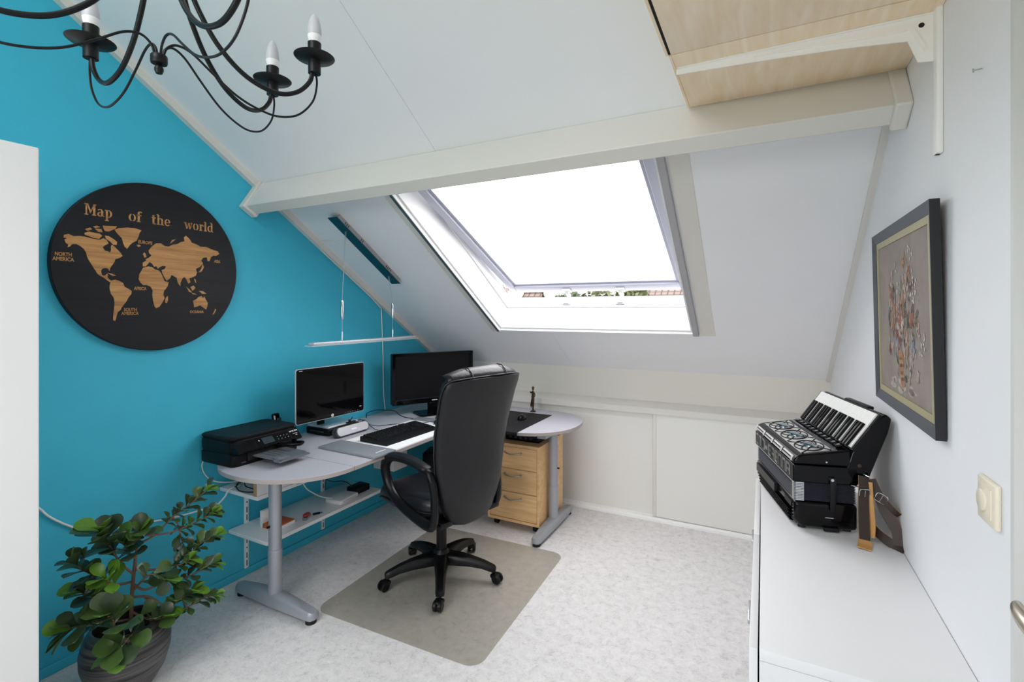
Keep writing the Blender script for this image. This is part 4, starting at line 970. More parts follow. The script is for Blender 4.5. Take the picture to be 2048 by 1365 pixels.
MB().tube([(-0.003, 0.472, 0.222), (-0.0022, 0.472, 0.23), (0.0035, 0.472, 0.2395)], 0.0035, 6).build('silver_post', 'grille_silver', ac)
MB().add([GP(0.026, 0.02, 0.001), GP(0.118, 0.02, 0.001), GP(0.118, AL - 0.02, 0.001), GP(0.026, AL - 0.02, 0.001), GP(0.026, 0.02, -0.001), GP(0.118, 0.02, -0.001), GP(0.118, AL - 0.02, -0.001), GP(0.026, AL - 0.02, -0.001)], [(0, 1, 2, 3), (4, 7, 6, 5), (0, 4, 5, 1), (1, 5, 6, 2), (2, 6, 7, 3), (3, 7, 4, 0)]).build('grille_plate', 'grille_silver', ac)
sw = MB()
for c_ in (0.09, 0.243, 0.395):
    for rx_, ry_, oy_ in ((0.042, 0.06, 0), (0.03, 0.036, 0.03), (0.03, 0.036, -0.03)):
        sw.tube([GP(0.072 + rx_ * cos(2 * pi * k / 24), c_ + oy_ + ry_ * sin(2 * pi * k / 24), 0.001) for k in range(24)], 0.0026, 5, closed=True)
    for s_ in (-1, 1):
        sw.tube(crs([GP(0.028, c_ + s_ * 0.072, 0.001), GP(0.05, c_ + s_ * 0.05, 0.001), GP(0.075, c_ + s_ * 0.02, 0.001), GP(0.115, c_ + s_ * 0.07, 0.001)], 5), 0.0026, 5)
sw.build('grille_tracery', 'acc_matte', ac)
for c_ in (0.1, 0.243, 0.385):
    MB().ball(GP(0.075, c_, 0.001), 0.026, 20, 10, sc=(0.8, 1.0, 0.45)).build('grille_dome', 'chrome', ac)
    MB().box(GP(0.07, c_ - 0.028, 0.011), (0.014, 0.06, 0.006), 0.002, 2, Matrix.Rotation(R(35), 3, 'Z')).build('grille_bar', 'chrome', ac)
# register switches
for k in range(11):
    y_ = 0.05 + k * 0.0385
    rg = MB().box((0.147, y_, 0.2745), (0.018, 0.03, 0.008), 0.002, 2, Matrix.Rotation(R(-10), 3, 'Y')).build('register_switch', 'acc_black', ac)
    MB().cyl((0.147, y_, 0.2785), (0.1468, y_, 0.2792), 0.0055, n=12).build('switch_dot', 'grey_plastic', rg)
MB().bb(0.126, 0.132, 0.03, AL - 0.03, 0.2665, 0.272).build('register_rail', 'chrome', ac)
# keyboard: wedge behind, keys slanting up
k0 = Vector((0.172, 0, 0.273)); k1 = Vector((0.252, 0, 0.390)); kd = (k1 - k0); KL = kd.length; kd.normalize(); kn = Vector((-kd.z, 0, kd.x))
ext([(0.15, 0.2), (0.168, 0.264), (0.2495, 0.386), (0.268, 0.393), (0.282, 0.38), (0.272, 0.335), (0.22, 0.19), (0.186, 0.16), (0.172, 0.165)], 0.0, AL, 'keyboard_body', 'acc_black', 0.006)
for ya in (0.0, AL - 0.012):
    q0 = k0 + kn * 0.004; q1 = k1 + kn * 0.004
    MB().prism([(q0.x, q0.z), (q1.x, q1.z), (q1.x + 0.004, q1.z - 0.008), (q0.x + 0.008, q0.z - 0.008)], lambda a, b, h: (a, h, b), ya, ya + 0.012).build('keyboard_cheek', 'acc_black', ac)
def kbox(y0, y1, d0, d1, h0, h1, name, m_, shared=None):
    if shared is not None and shared in KM: o = link(name, KM[shared], ac)
    else:
        W = (y1 - y0) / 2; mm = MB()
        cs_ = [kd * d + kn * h + Vector((0, s_, 0)) for h in (h0, h1) for d in (d0, d1) for s_ in (-W, W)]
        mm.add(cs_, [(0, 1, 3, 2), (4, 6, 7, 5), (0, 4, 5, 1), (2, 3, 7, 6), (0, 2, 6, 4), (1, 5, 7, 3)])
        o = mm.build(name, m_, ac, smooth=0)
        q_ = o.modifiers.new('b', 'BEVEL'); q_.width = 0.0012; q_.segments = 2
        if shared is not None: KM[shared] = o.data
    o.location = (k0.x, (y0 + y1) / 2, k0.z)
    if not o.modifiers:
        q_ = o.modifiers.new('b', 'BEVEL'); q_.width = 0.0012; q_.segments = 2
    return o
NW = 24; ky0, ky1 = 0.013, AL - 0.013; kw = (ky1 - ky0) / NW
blk = [1, 1, 1, 0, 1, 1, 0]      # from F upwards
for i in range(NW):
    kbox(ky0 + i * kw + 0.0005, ky0 + (i + 1) * kw - 0.0005, 0.004, KL - 0.002, 0.0005, 0.008, 'white_key', 'ivory', 'wk')
for i in range(NW - 1):
    if blk[i % 7]:
        c_ = ky0 + (i + 1) * kw; kbox(c_ - 0.0058, c_ + 0.0058, 0.002, KL * 0.66, 0.008, 0.0165, 'black_key', 'black_gloss', 'bk')
MB().bb(0.262, 0.284, 0.12, 0.3, 0.385, 0.397, 0.004).build('thumb_rest', 'black_plastic', ac)
# fittings on the near end
def stud(w_, z_, r_, m_, name, d=0.006):
    MB().lathe([(0, -d), (r_ * 0.6, -d), (r_, -d * 0.4), (r_, 0.001), (0, 0.001)], (w_, 0, z_), 18, axis='y').build(name, m_, ac)
stud(0.109, 0.174, 0.0075, 'chrome', 'stud', 0.01); stud(0.114, 0.078, 0.005, 'brass', 'stud', 0.008); stud(0.19, 0.224, 0.006, 'bronze', 'badge', 0.002); stud(0.095, 0.229, 0.0032, 'chrome', 'screw', 0.002)
MB().box((0.1115, -0.006, 0.126), (0.018, 0.006, 0.11), 0.003).build('bellows_strap', 'acc_matte', ac)
MB().bb(0.09, 0.115, -0.002, 0.001, 0.046, 0.049, 0.001).build('slot', 'chrome', ac)
MB().bb(0.085, 0.13, -0.006, 0.002, 0.004, 0.016, 0.002).build('latch_block', 'acc_matte', ac)
MB().tube(crs([(0.195, 0.0, 0.205), (0.197, -0.014, 0.202), (0.212, -0.024, 0.194), (0.219, -0.016, 0.182)], 5), 0.0018, 7).build('strap_ring', 'chrome', ac)
MB().tube([(0.165, -0.003, 0.16), (0.2, -0.008, 0.157)], 0.0018, 7).build('strap_ring', 'chrome', ac)
# two leather straps: ribbons with a dark outside and a tan inside
def ribbon(pts, w_, side, name, n=7, th=0.0035):
    path = crs(pts, n); secs = []
    for i, p in enumerate(path):
        a_ = path[max(0, i - 1)]; b_ = path[min(len(path) - 1, i + 1)]; t_ = (b_ - a_).normalized()
        sd = Vector(side[0]) * (1 - i / (len(path) - 1)) + Vector(side[1]) * (i / (len(path) - 1)); sd = (sd - t_ * sd.dot(t_)).normalized(); nn = t_.cross(sd)
        secs.append([p - sd * w_ / 2 + nn * th / 2, p + sd * w_ / 2 + nn * th / 2, p + sd * w_ / 2 - nn * th / 2, p - sd * w_ / 2 - nn * th / 2])
    m_ = MB(); m_.loft(secs)
    k = len(secs) - 1
    m_.mi = []
    for i in range(k): m_.mi += [0, 1, 1, 1]
    m_.mi += [1, 1]
    return m_.build(name, ['strap_brown', 'strap_tan'], ac, smooth=30)
sx = (1, 0.0, 0)
ribbon([(0.197, -0.012, 0.195), (0.193, -0.022, 0.17), (0.187, -0.034, 0.12), (0.18, -0.052, 0.06), (0.176, -0.068, 0.012)], 0.03, (sx, sx), 'strap')
ribbon([(0.198, -0.06, 0.02), (0.205, -0.047, 0.06), (0.206, -0.032, 0.13), (0.208, -0.02, 0.18)], 0.02, ((0.5, -0.8, 0), (0.6, -0.6, 0)), 'strap')
ribbon([(0.178, -0.066, 0.014), (0.17, -0.085, 0.006), (0.158, -0.108, 0.004)], 0.036, ((-1, -0.2, 0), (-1, -0.3, 0)), 'strap_end')
ribbon([(0.212, -0.02, 0.19), (0.226, -0.03, 0.15), (0.245, -0.045, 0.1), (0.262, -0.07, 0.05), (0.262, -0.085, 0.012)], 0.03, ((0.8, -0.6, 0), (0.9, -0.4, 0)), 'strap')
ribbon([(0.205, -0.03, 0.05), (0.225, -0.05, 0.028), (0.25, -0.075, 0.01), (0.27, -0.1, 0.004)], 0.028, ((0.3, -0.5, 0.8), (0.9, -0.4, 0.1)), 'strap')
ribbon([(0.23, -0.036, 0.142), (0.247, -0.052, 0.122), (0.262, -0.062, 0.105), (0.272, -0.064, 0.098)], 0.02, ((0.8, -0.6, 0.3), (0.8, -0.6, 0.3)), 'strap_tail')
def buckle(c_, rotm):
    MB().tube([tuple(rotm @ Vector((a, 0, b)) + Vector(c_)) for a, b in rrect(0.03, 0.027, 0.006, 3)], 0.0016, 6, closed=True).tube([tuple(rotm @ Vector((0, -0.001, -0.012)) + Vector(c_)), tuple(rotm @ Vector((0, -0.003, 0.012)) + Vector(c_))], 0.0012, 6).build('buckle', 'chrome', ac)
buckle((0.192, -0.031, 0.146), Matrix.Rotation(R(8), 3, 'X')); buckle((0.232, -0.042, 0.138), Matrix.Rotation(R(-30), 3, 'Z') @ Matrix.Rotation(R(25), 3, 'Y'))

# ================================================================== wall things and lamps
# ------------------------------------------------------------------ round world map board
wm = thing('world_map', 'round black wooden board with pine world map and lettering', 'wall map', (XL, 1.30, 1.708))
secs = []
MR = 0.397
for x_, r_ in ((0.004, MR - 0.004), (0.006, MR), (0.027, MR), (0.030, MR - 0.003)):
    secs.append([(x_, r_ * cos(2 * pi * k / 96), r_ * sin(2 * pi * k / 96)) for k in range(96)])
MB().loft(secs).build('board', 'map_black', wm, smooth=40)
CONT = [('NA',[(-352,108),(-337,114),(-319,107),(-299,111),(-279,110),(-260,106),(-244,104),(-227,104),(-215,112),(-203,105),(-196,92),(-210,81),(-218,72),(-210,58),(-198,56),(-191,51),(-187,63),(-188,78),(-184,87),(-174,80),(-161,66),(-151,55),(-143,41),(-151,34),(-161,28),(-171,24),(-174,12),(-181,-1),(-188,-13),(-192,-25),(-193,-31),(-198,-21),(-210,-18),(-221,-25),(-224,-36),(-220,-51),(-210,-53),(-203,-44),(-198,-46),(-201,-58),(-193,-69),(-184,-75),(-191,-81),(-201,-73),(-215,-61),(-227,-54),(-237,-46),(-244,-32),(-251,-21),(-258,-7),(-267,9),(-274,25),(-277,42),(-286,58),(-297,68),(-310,75),(-324,73),(-333,61),(-340,58),(-337,69),(-346,76),(-350,89),(-341,96),(-353,97)]),('CI',[(-283,126),(-267,134),(-246,131),(-230,131),(-220,123),(-230,108),(-249,108),(-267,114),(-281,118)]),('CI',[(-281,143),(-263,152),(-256,146),(-272,136)]),('CI',[(-253,158),(-239,164),(-227,160),(-244,153)]),('CI',[(-210,125),(-196,124),(-176,112),(-164,102),(-166,89),(-179,88),(-191,101),(-206,111)]),('CI',[(-218,167),(-164,173),(-171,160),(-196,144),(-210,145),(-215,156)]),('CI',[(-246,150),(-223,151),(-218,138),(-234,138)]),('GR',[(-174,156),(-156,166),(-125,173),(-94,174),(-67,169),(-75,156),(-80,137),(-88,117),(-104,106),(-115,93),(-125,75),(-135,84),(-141,101),(-146,122),(-161,137),(-169,148)]),('IC',[(-88,98),(-77,101),(-69,95),(-80,89)]),('SA',[(-184,-72),(-171,-68),(-156,-73),(-141,-81),(-135,-99),(-120,-107),(-107,-116),(-109,-131),(-120,-147),(-128,-165),(-138,-180),(-148,-195),(-150,-204),(-161,-213),(-166,-231),(-171,-253),(-179,-251),(-179,-231),(-176,-201),(-174,-175),(-176,-151),(-188,-131),(-193,-107),(-191,-87)]),('CU',[(-201,-39),(-184,-42),(-167,-50),(-181,-52),(-191,-46)]),('AF',[(-61,-6),(-39,2),(-22,0),(-11,-10),(6,-14),(15,-24),(24,-44),(32,-65),(50,-68),(44,-91),(29,-111),(26,-130),(32,-146),(21,-169),(9,-188),(-5,-196),(-12,-188),(-18,-163),(-22,-132),(-20,-113),(-28,-94),(-45,-86),(-61,-87),(-72,-75),(-79,-60),(-76,-38)]),('MA',[(38,-143),(46,-135),(47,-156),(42,-170),(34,-167),(35,-153)]),('EA',[(-62,18),(-47,29),(-50,35),(-36,44),(-25,56),(-35,65),(-38,77),(-25,97),(-5,116),(15,118),(32,107),(50,106),(68,118),(89,123),(105,135),(123,141),(120,160),(130,171),(149,154),(158,139),(184,132),(201,123),(228,126),(258,116),(290,109),(300,96),(283,84),(269,85),(255,74),(248,53),(238,52),(234,72),(214,67),(205,52),(214,39),(201,21),(188,13),(178,6),(184,-11),(178,-28),(158,-39),(146,-43),(152,-63),(142,-70),(132,-48),(123,-38),(114,-45),(105,-66),(103,-84),(92,-69),(86,-44),(71,-35),(62,-32),(56,-49),(41,-61),(32,-47),(21,-25),(19,-11),(32,-5),(38,8),(24,10),(9,2),(3,-6),(-5,6),(-14,2),(-22,16),(-34,24),(-42,11),(-50,1),(-62,0)]),('UK',[(-56,67),(-50,60),(-46,45),(-56,42),(-58,52),(-62,56)]),('NZ',[(56,121),(65,140),(83,147),(68,132)]),('JA',[(212,36),(219,19),(207,-6),(191,-10),(205,8)]),('PH',[(170,-42),(178,-48),(180,-66),(173,-60)]),('SU',[(132,-86),(146,-99),(160,-115),(146,-112)]),('BO',[(152,-87),(168,-79),(176,-92),(162,-106)]),('JV',[(158,-117),(171,-119),(184,-124),(165,-124)]),('NG',[(194,-105),(214,-106),(232,-119),(211,-120)]),('AU',[(165,-157),(184,-146),(191,-136),(207,-131),(214,-142),(221,-132),(228,-149),(239,-166),(236,-186),(230,-201),(214,-190),(201,-180),(181,-187),(170,-190),(168,-173)]),('ZE',[(278,-196),(283,-203),(274,-221),(264,-229),(271,-213)])]
NAMES = dict(NA='north_america', CI='arctic_island', GR='greenland', IC='island', SA='south_america', CU='island', AF='africa', MA='island', EA='eurasia', UK='island', NZ='island', JA='island', PH='island', SU='island', BO='island', JV='island', NG='island', AU='australia', ZE='island')
for k_, pts in CONT:
    MB().prism([(a / 1000, b / 1000) for a, b in pts], lambda a, b, h: (h, a, b), 0.0298, 0.0312).build('continent' if NAMES[k_] not in ('island', 'arctic_island') else NAMES[k_], 'map_pine', wm, smooth=0)
# stencil serif lettering
def arc(cx_, cy_, rx, ry, tx, ty, a0, a1, n=10):
    o_ = [(cx_ + rx * cos(R(a0 + (a1 - a0) * k / n)), cy_ + ry * sin(R(a0 + (a1 - a0) * k / n))) for k in range(n + 1)]
    i_ = [(cx_ + (rx - tx) * cos(R(a0 + (a1 - a0) * k / n)), cy_ + (ry - ty) * sin(R(a0 + (a1 - a0) * k / n))) for k in range(n + 1)]
    return o_ + i_[::-1]
def rc(x0, x1, y0, y1): return [(x0, y0), (x1, y0), (x1, y1), (x0, y1)]
GL = {
 'M': (1.62, [rc(.16, .36, .1, 1.4), rc(0, .5, 0, .1), rc(0, .3, 1.4, 1.5), rc(1.16, 1.46, .1, 1.4), rc(1.02, 1.6, 0, .1), rc(1.3, 1.6, 1.4, 1.5), [(.3, 1.5), (.52, 1.5), (.86, .55), (.78, .2)], [(1.3, 1.5), (1.2, 1.5), (.84, .45), (.88, .3)]]),
 'a': (1.0, [rc(.55, .83, .08, .8), rc(.83, .98, 0, .1), arc(.42, .74, .36, .28, .22, .1, 20, 160), arc(.42, .28, .4, .3, .24, .1, 100, 260), rc(.4, .55, .5, .58), rc(.42, .6, 0, .1)]),
 'p': (1.05, [rc(.14, .42, -.42, .96), rc(0, .56, -.5, -.4), rc(0, .3, .9, 1), arc(.5, .5, .5, .52, .26, .1, -75, 75), rc(.45, .62, .9, 1.0), rc(.45, .62, 0, .1)]),
 'o': (1.05, [arc(.47, .5, .46, .52, .25, .1, 100, 260), arc(.55, .5, .46, .52, .25, .1, -80, 80)]),
 'f': (.72, [rc(.14, .42, .1, 1.25), rc(0, .56, 0, .1), rc(0, .66, .88, 1), arc(.5, 1.22, .36, .3, .26, .12, 30, 175)]),
 't': (.68, [rc(.14, .42, .12, 1.3), rc(0, .64, .88, 1), arc(.44, .18, .3, .2, .2, .1, 180, 330)]),
 'h': (1.12, [rc(.14, .4, .1, 1.42), rc(0, .54, 0, .1), rc(0, .3, 1.42, 1.52), rc(.72, .98, .1, .72), rc(.6, 1.1, 0, .1), arc(.62, .7, .36, .3, .24, .12, 5, 140)]),
 'e': (.95, [arc(.48, .5, .46, .52, .25, .1, 95, 320), arc(.5, .55, .42, .46, .24, .1, 5, 80), rc(.3, .92, .46, .56)]),
 'w': (1.5, [[(.1, .95), (.38, .95), (.58, .2), (.5, 0), (.42, 0)], [(.56, 0), (.66, .2), (.86, .95), (.74, .95)], [(.7, .95), (.96, .95), (1.14, .2), (1.06, 0), (.98, 0)], [(1.12, 0), (1.2, .2), (1.4, .95), (1.28, .95)], rc(0, .46, .9, 1), rc(1.14, 1.5, .9, 1)]),
 'r': (.8, [rc(.14, .42, .1, .95), rc(0, .56, 0, .1), rc(0, .3, .9, 1), arc(.58, .72, .26, .28, .18, .16, 0, 150)]),
 'l': (.58, [rc(.14, .42, .1, 1.42), rc(0, .56, 0, .1), rc(0, .3, 1.42, 1.52)]),
 'd': (1.1, [rc(.66, .94, .08, 1.42), rc(.52, .8, 1.42, 1.52), rc(.8, 1.08, 0, .1), arc(.5, .5, .48, .52, .26, .1, 105, 255), rc(.46, .62, .9, 1.0), rc(.46, .62, 0, .1)]),
}
for wd_, y0, y1 in (('Map', -0.283, -0.182), ('of', -0.119, -0.066), ('the', -0.025, 0.058), ('world', 0.121, 0.267)):
    tm = MB()
    tot = sum(GL[c_][0] for c_ in wd_) + 0.08 * (len(wd_) - 1); kx = (y1 - y0) / tot; x_ = 0
    for c_ in wd_:
        for pl_ in GL[c_][1]:
            tm.prism([(y0 + (x_ + a) * kx, 0.206 + b * 0.0325) for a, b in pl_], lambda a, b, h: (h, a, b), 0.0298, 0.0311)
        x_ += GL[c_][0] + 0.08
    tm.build('title_word', 'map_pine', wm, smooth=0)
sm_ = MB()
for s_, y0, z0, w_, h_ in (('EUROPE', -0.08, 0.107, 0.058, 0.0165), ('NORTH', -0.381, 0.02, 0.055, 0.0175), ('AMERICA', -0.389, -0.0, 0.071, 0.0175), ('SOUTH', -0.138, -0.2095, 0.051, 0.0165), ('AMERICA', -0.148, -0.2265, 0.069, 0.0165), ('AFRICA', -0.098, -0.111, 0.051, 0.0165), ('ASIA', 0.272, 0.048, 0.032, 0.0165), ('OCEANIA', 0.149, -0.22, 0.069, 0.0155)):
    put_text(sm_, s_, h_ * 1.25, lambda x, y, z: (0.0309 + z, y0 + x, z0 + y), width=w_, extrude=0.0005, bold=0.0005)
sm_.build('region_lettering', 'map_pine', wm, smooth=0)

# ------------------------------------------------------------------ chandelier
HX, HY = -1.135, 0.574
cd = thing('chandelier', 'black wrought iron chandelier with candle bulbs at the top left', 'chandelier', (HX, HY, 2.0))
HZ = 2.0
MB().lathe([(0, 0.0), (0.006, 0.0015), (0.0085, 0.008), (0.0085, 0.012), (0.006, 0.018), (0.006, 0.022), (0.0145, 0.022), (0.0155, 0.025), (0.0155, 0.038), (0.014, 0.04), (0, 0.04)], n=24).build('hub', 'black_metal', cd)
ztop = 1.06 + 0.647 * (YW - HY) - HZ
MB().cyl((0, 0, 0.36), (0, 0, 0.44), 0.03, n=20).cyl((0, 0, 0.44), (0, 0, ztop - 0.05), 0.006, n=10).lathe([(0, 0.3), (0.012, 0.3), (0.02, 0.33), (0.02, 0.36), (0, 0.36)], n=20).build('stem', 'black_metal', cd)
MB().lathe([(0.055, 0.04), (0.05, 0.02), (0.012, -0.06), (0, -0.06)], (0, 0, ztop), 20).build('canopy', 'black_metal', cd)
arm_p = [(0.018, 2.37), (0.035, 2.29), (0.055, 2.21), (0.078, 2.155), (0.115, 2.098), (0.17, 2.052), (0.235, 2.035), (0.285, 2.052), (0.318, 2.09), (0.325, 2.125)]
wire_p = [(0.008, 2.042), (0.014, 2.06), (0.032, 2.073), (0.06, 2.066), (0.10, 2.035), (0.15, 2.0), (0.2, 1.982), (0.245, 1.979), (0.29, 1.997), (0.325, 2.04), (0.336, 2.085), (0.334, 2.115)]
for ang in (-4, 72, 107, 178, 252):
    k_ = {72: 1.0, 107: 1.1, 178: 0.97}.get(ang, 1.0)
    a = R(ang); rad = lambda r_, z_: (r_ * k_ * cos(a), r_ * k_ * sin(a), z_ - HZ)
    MB().tube(crs([rad(*p) for p in arm_p], 6), 0.0056, 10).build('arm', 'black_metal', cd)
    MB().tube(crs([rad(*p) for p in wire_p], 6), 0.0026, 8).build('wire', 'black_metal', cd)
    c_ = rad(0.33, 2.118)
    cup = MB().lathe([(0, -0.004), (0.0155, -0.004), (0.0155, 0.03), (0.012, 0.03), (0.047, 0.036), (0.05, 0.039), (0.047, 0.04), (0.0165, 0.035), (0.0165, 0.075), (0.015, 0.076), (0, 0.074)], c_, 28).build('candle_cup', 'black_metal', cd)
    MB().lathe([(0.0, 0.072), (0.0125, 0.074), (0.0165, 0.088), (0.0172, 0.094)], c_, 20, cap=False).build('bulb_base', 'bulb_white', cd)
    MB().lathe([(0.0172, 0.094), (0.0175, 0.102), (0.0165, 0.115), (0.0135, 0.13), (0.0085, 0.143), (0.004, 0.149), (0, 0.151)], c_, 20, cap=False).build('bulb', 'bulb_glass', cd)

# ------------------------------------------------------------------ pendant bar lamp over the desk
LX = -2.255
pe = thing('pendant_lamp', 'slim bar pendant lamp hanging from the slope above the desk', 'lamp', (LX, 2.365, 1.30))
def PL(x, s, n): p = SL(x, s, n); return (p[0] - LX, p[1] - 2.365, p[2] - 1.30)
s0_ = (YW - 2.645) / CA - 0.0; s1_ = (YW - 2.085) / CA
def plbox(mb, x0, x1, a0, a1, n0, n1, mi=0):
    c = [PL(x, s, n) for n in (n0, n1) for s in (a0, a1) for x in (x0, x1)]
    return mb.add(c, [(0, 1, 3, 2), (4, 6, 7, 5), (0, 4, 5, 1), (2, 3, 7, 6), (0, 2, 6, 4), (1, 5, 7, 3)], mi)
m_ = MB(); plbox(m_, LX - 0.022, LX + 0.03, s0_ + 0.015, s1_ - 0.015, 0.0, 0.032); m_.build('driver_box', 'rail_grey', pe)
m_ = MB(); plbox(m_, LX - 0.038, LX + 0.036, s0_, s1_, 0.032, 0.036); m_.build('mount_plate', 'lamp_chrome', pe)
m_ = MB()
for s_ in (0.12, 0.135, 0.15, 0.165, 0.42, 0.435, 0.56, 0.575, 0.59): plbox(m_, LX + 0.03, LX + 0.0308, s0_ + s_, s0_ + s_ + 0.005, 0.008, 0.024)
m_.build('vent_slots', 'dark_gap', pe)
for yt, yb in ((2.172, 2.142), (2.555, 2.592)):
    s_ = (YW - yt) / CA - 0.02; top = Vector(PL(LX, s_, 0.036)); bot = Vector((0, yb - 2.365, 0.03)); mid = top.lerp(bot, 0.0)
    g0 = bot + Vector((0, 0, 0.115)); g1 = bot + Vector((0, 0, 0.235)) if yt < 2.3 else bot + Vector((0, 0, 0.225))
    MB().tube([top + Vector((0.004, 0, 0)), g1], 0.0012, 6).tube([top - Vector((0.004, 0, 0)), g1], 0.0012, 6).tube([g0, bot], 0.0015, 6).build('cable', 'steel', pe)
    MB().lathe([(0, 0), (0.008, 0.002), (0.0095, 0.01), (0.0095, (g1 - g0).z - 0.01), (0.006, (g1 - g0).z), (0, (g1 - g0).z)], tuple(g0), 16).build('cable_grip', 'chrome', pe)
    MB().lathe([(0, -0.02), (0.005, -0.02), (0.005, 0.03), (0.003, 0.045), (0, 0.045)], tuple(bot), 12).build('cable_end', 'chrome', pe)
MB().bb(-0.022, 0.022, -0.45, 0.45, 0.006, 0.02, 0.002).build('bar', 'silver_plastic', pe)
MB().bb(-0.03, 0.03, -0.468, 0.468, -0.002, 0.0055, 0.001).build('diffuser', 'acrylic', pe)

# ------------------------------------------------------------------ flower painting on the right wall
pt = thing('painting', 'framed still life of flowers in a vase on the right wall', 'painting', (XR, 1.78, 1.48))
tp = R(1.4)      # the top leans into the room
def FP(y, z, d):  # y along the wall, z up from centre, d out from the back of the frame
    return (-0.002 - d * cos(tp) - 0.0068 - z * math.tan(tp) * 0.9 + 0.0, y, z - d * sin(tp) * 0)
PW, PH = 0.335, 0.279
def fr(y0, y1, z0, z1, d0, d1, mb, mi=0):
    c = [FP(y, z, d) for d in (d0, d1) for z in (z0, z1) for y in (y0, y1)]
    mb.add(c, [(0, 1, 3, 2), (4, 6, 7, 5), (0, 4, 5, 1), (2, 3, 7, 6), (0, 2, 6, 4), (1, 5, 7, 3)], mi)
def fside(pts, name, mats):
    m_ = MB(); m_.add([FP(*p) for p in pts[:4]] + [FP(*p) for p in pts[4:]], [(0, 1, 2, 3), (4, 7, 6, 5), (0, 4, 5, 1), (1, 5, 6, 2), (2, 6, 7, 3), (3, 7, 4, 0)]); return m_.build(name, mats, pt, smooth=0)
fwd = 0.03
for sy in (-1, 1):
    fside([(sy * PW, -PH, 0), (sy * PW, PH, 0), (sy * PW, PH, 0.02), (sy * PW, -PH, 0.02)] + [(sy * (PW - fwd), -PH + fwd, 0), (sy * (PW - fwd), PH - fwd, 0), (sy * (PW - fwd), PH - fwd, 0.014), (sy * (PW - fwd), -PH + fwd, 0.014)], 'frame_side', 'frame_navy')
m_ = MB(); fr(-PW - 0.0008, -PW, -PH, PH, 0, 0.0202, m_); m_.build('frame_edge', 'frame_black', pt)
for sz in (-1, 1):
    fside([(-PW, sz * PH, 0), (PW, sz * PH, 0), (PW, sz * PH, 0.02), (-PW, sz * PH, 0.02)] + [(-PW + fwd, sz * (PH - fwd), 0), (PW - fwd, sz * (PH - fwd), 0), (PW - fwd, sz * (PH - fwd), 0.014), (-PW + fwd, sz * (PH - fwd), 0.014)], 'frame_side', 'frame_navy')
sl_ = MB(); g_ = 0.02
fr(-PW + fwd, -PW + fwd + g_, -PH + fwd, PH - fwd, 0.004, 0.0125, sl_); fr(PW - fwd - g_, PW - fwd, -PH + fwd, PH - fwd, 0.004, 0.0125, sl_)
fr(-PW + fwd + g_, PW - fwd - g_, -PH + fwd, -PH + fwd + g_, 0.004, 0.0125, sl_); fr(-PW + fwd + g_, PW - fwd - g_, PH - fwd - g_, PH - fwd, 0.004, 0.0125, sl_)
sl_.build('gilt_slip', 'frame_gold', pt)
m_ = MB(); fr(-PW + fwd + g_, PW - fwd - g_, -PH + fwd + g_, PH - fwd - g_, 0.004, 0.009, m_); m_.build('canvas', 'canvas', pt)
DAB = ['#8f5444', '#9c6e52', '#a67e60', '#b39a90', '#cfc8be', '#808799', '#666653', '#5b5049', '#83483c', '#948270', '#a79c94', '#7d7269']
for i, h_ in enumerate(DAB): mat('oil_paint_%d' % i, h_, 0.6)
rnd = random.Random(5)
db = MB()
def dab(y, z, ry, rz_, mi, tilt=0, h=0.0006):
    n = 10; pts = []
    for k in range(n):
        a = 2 * pi * k / n; q_ = 1 + rnd.uniform(-0.18, 0.18); u, v = ry * q_ * cos(a), rz_ * q_ * sin(a)
        pts.append((y + u * cos(tilt) - v * sin(tilt), z + u * sin(tilt) + v * cos(tilt)))
    db.add([FP(a, b, 0.009 + h) for a, b in pts], [tuple(range(n))], mi)
# in the wall the viewer's left is the far (+y) side
for k in range(150):
    a = rnd.uniform(0, 2 * pi); r_ = rnd.uniform(0, 1) ** 0.6; dab(0.0 + 0.17 * r_ * cos(a), -0.02 + 0.16 * r_ * sin(a), rnd.uniform(0.005, 0.015), rnd.uniform(0.008, 0.024), rnd.choice([6, 7, 9, 11, 11, 10, 11]), rnd.uniform(0, 3), 0.0004)
for y, z, s_, mi in ((0.12, 0.06, 0.03, 0), (0.125, 0.09, 0.02, 1), (-0.06, 0.1, 0.032, 3), (-0.09, 0.12, 0.024, 1), (0.03, 0.04, 0.02, 3), (0.08, 0.02, 0.032, 1), (-0.02, 0.045, 0.03, 1), (0.02, -0.01, 0.045, 0), (-0.01, -0.015, 0.026, 4), (0.025, -0.05, 0.03, 8), (-0.1, -0.005, 0.03, 0), (0.11, -0.03, 0.024, 1), (0.07, -0.075, 0.025, 5), (0.062, -0.1, 0.02, 5), (-0.06, -0.06, 0.034, 2), (-0.05, -0.1, 0.03, 9), (-0.12, -0.08, 0.028, 5), (-0.1, -0.12, 0.024, 10), (0.1, 0.13, 0.016, 3), (-0.04, 0.16, 0.022, 2), (-0.17, -0.03, 0.02, 3), (0.15, -0.1, 0.02, 0), (-0.16, -0.15, 0.022, 3), (-0.07, -0.17, 0.02, 10)):
    for q_ in range(16): dab(y + rnd.gauss(0, 0.42) * s_, z + rnd.gauss(0, 0.5) * s_, s_ * rnd.uniform(0.1, 0.26), s_ * rnd.uniform(0.2, 0.5), mi if rnd.random() < 0.66 else rnd.choice([9, 10, 7, 3, 1]), rnd.uniform(-0.6, 0.6), 0.0006 + 0.00004 * q_)
for k in range(36):
    cy_, cz_ = rnd.choice([(0.05, 0.12), (-0.12, 0.16), (-0.14, 0.08), (-0.2, -0.06)]); dab(cy_ + rnd.gauss(0, 0.018), cz_ + rnd.gauss(0, 0.02), 0.0035, 0.006, 4, rnd.uniform(0, 3), 0.0012)
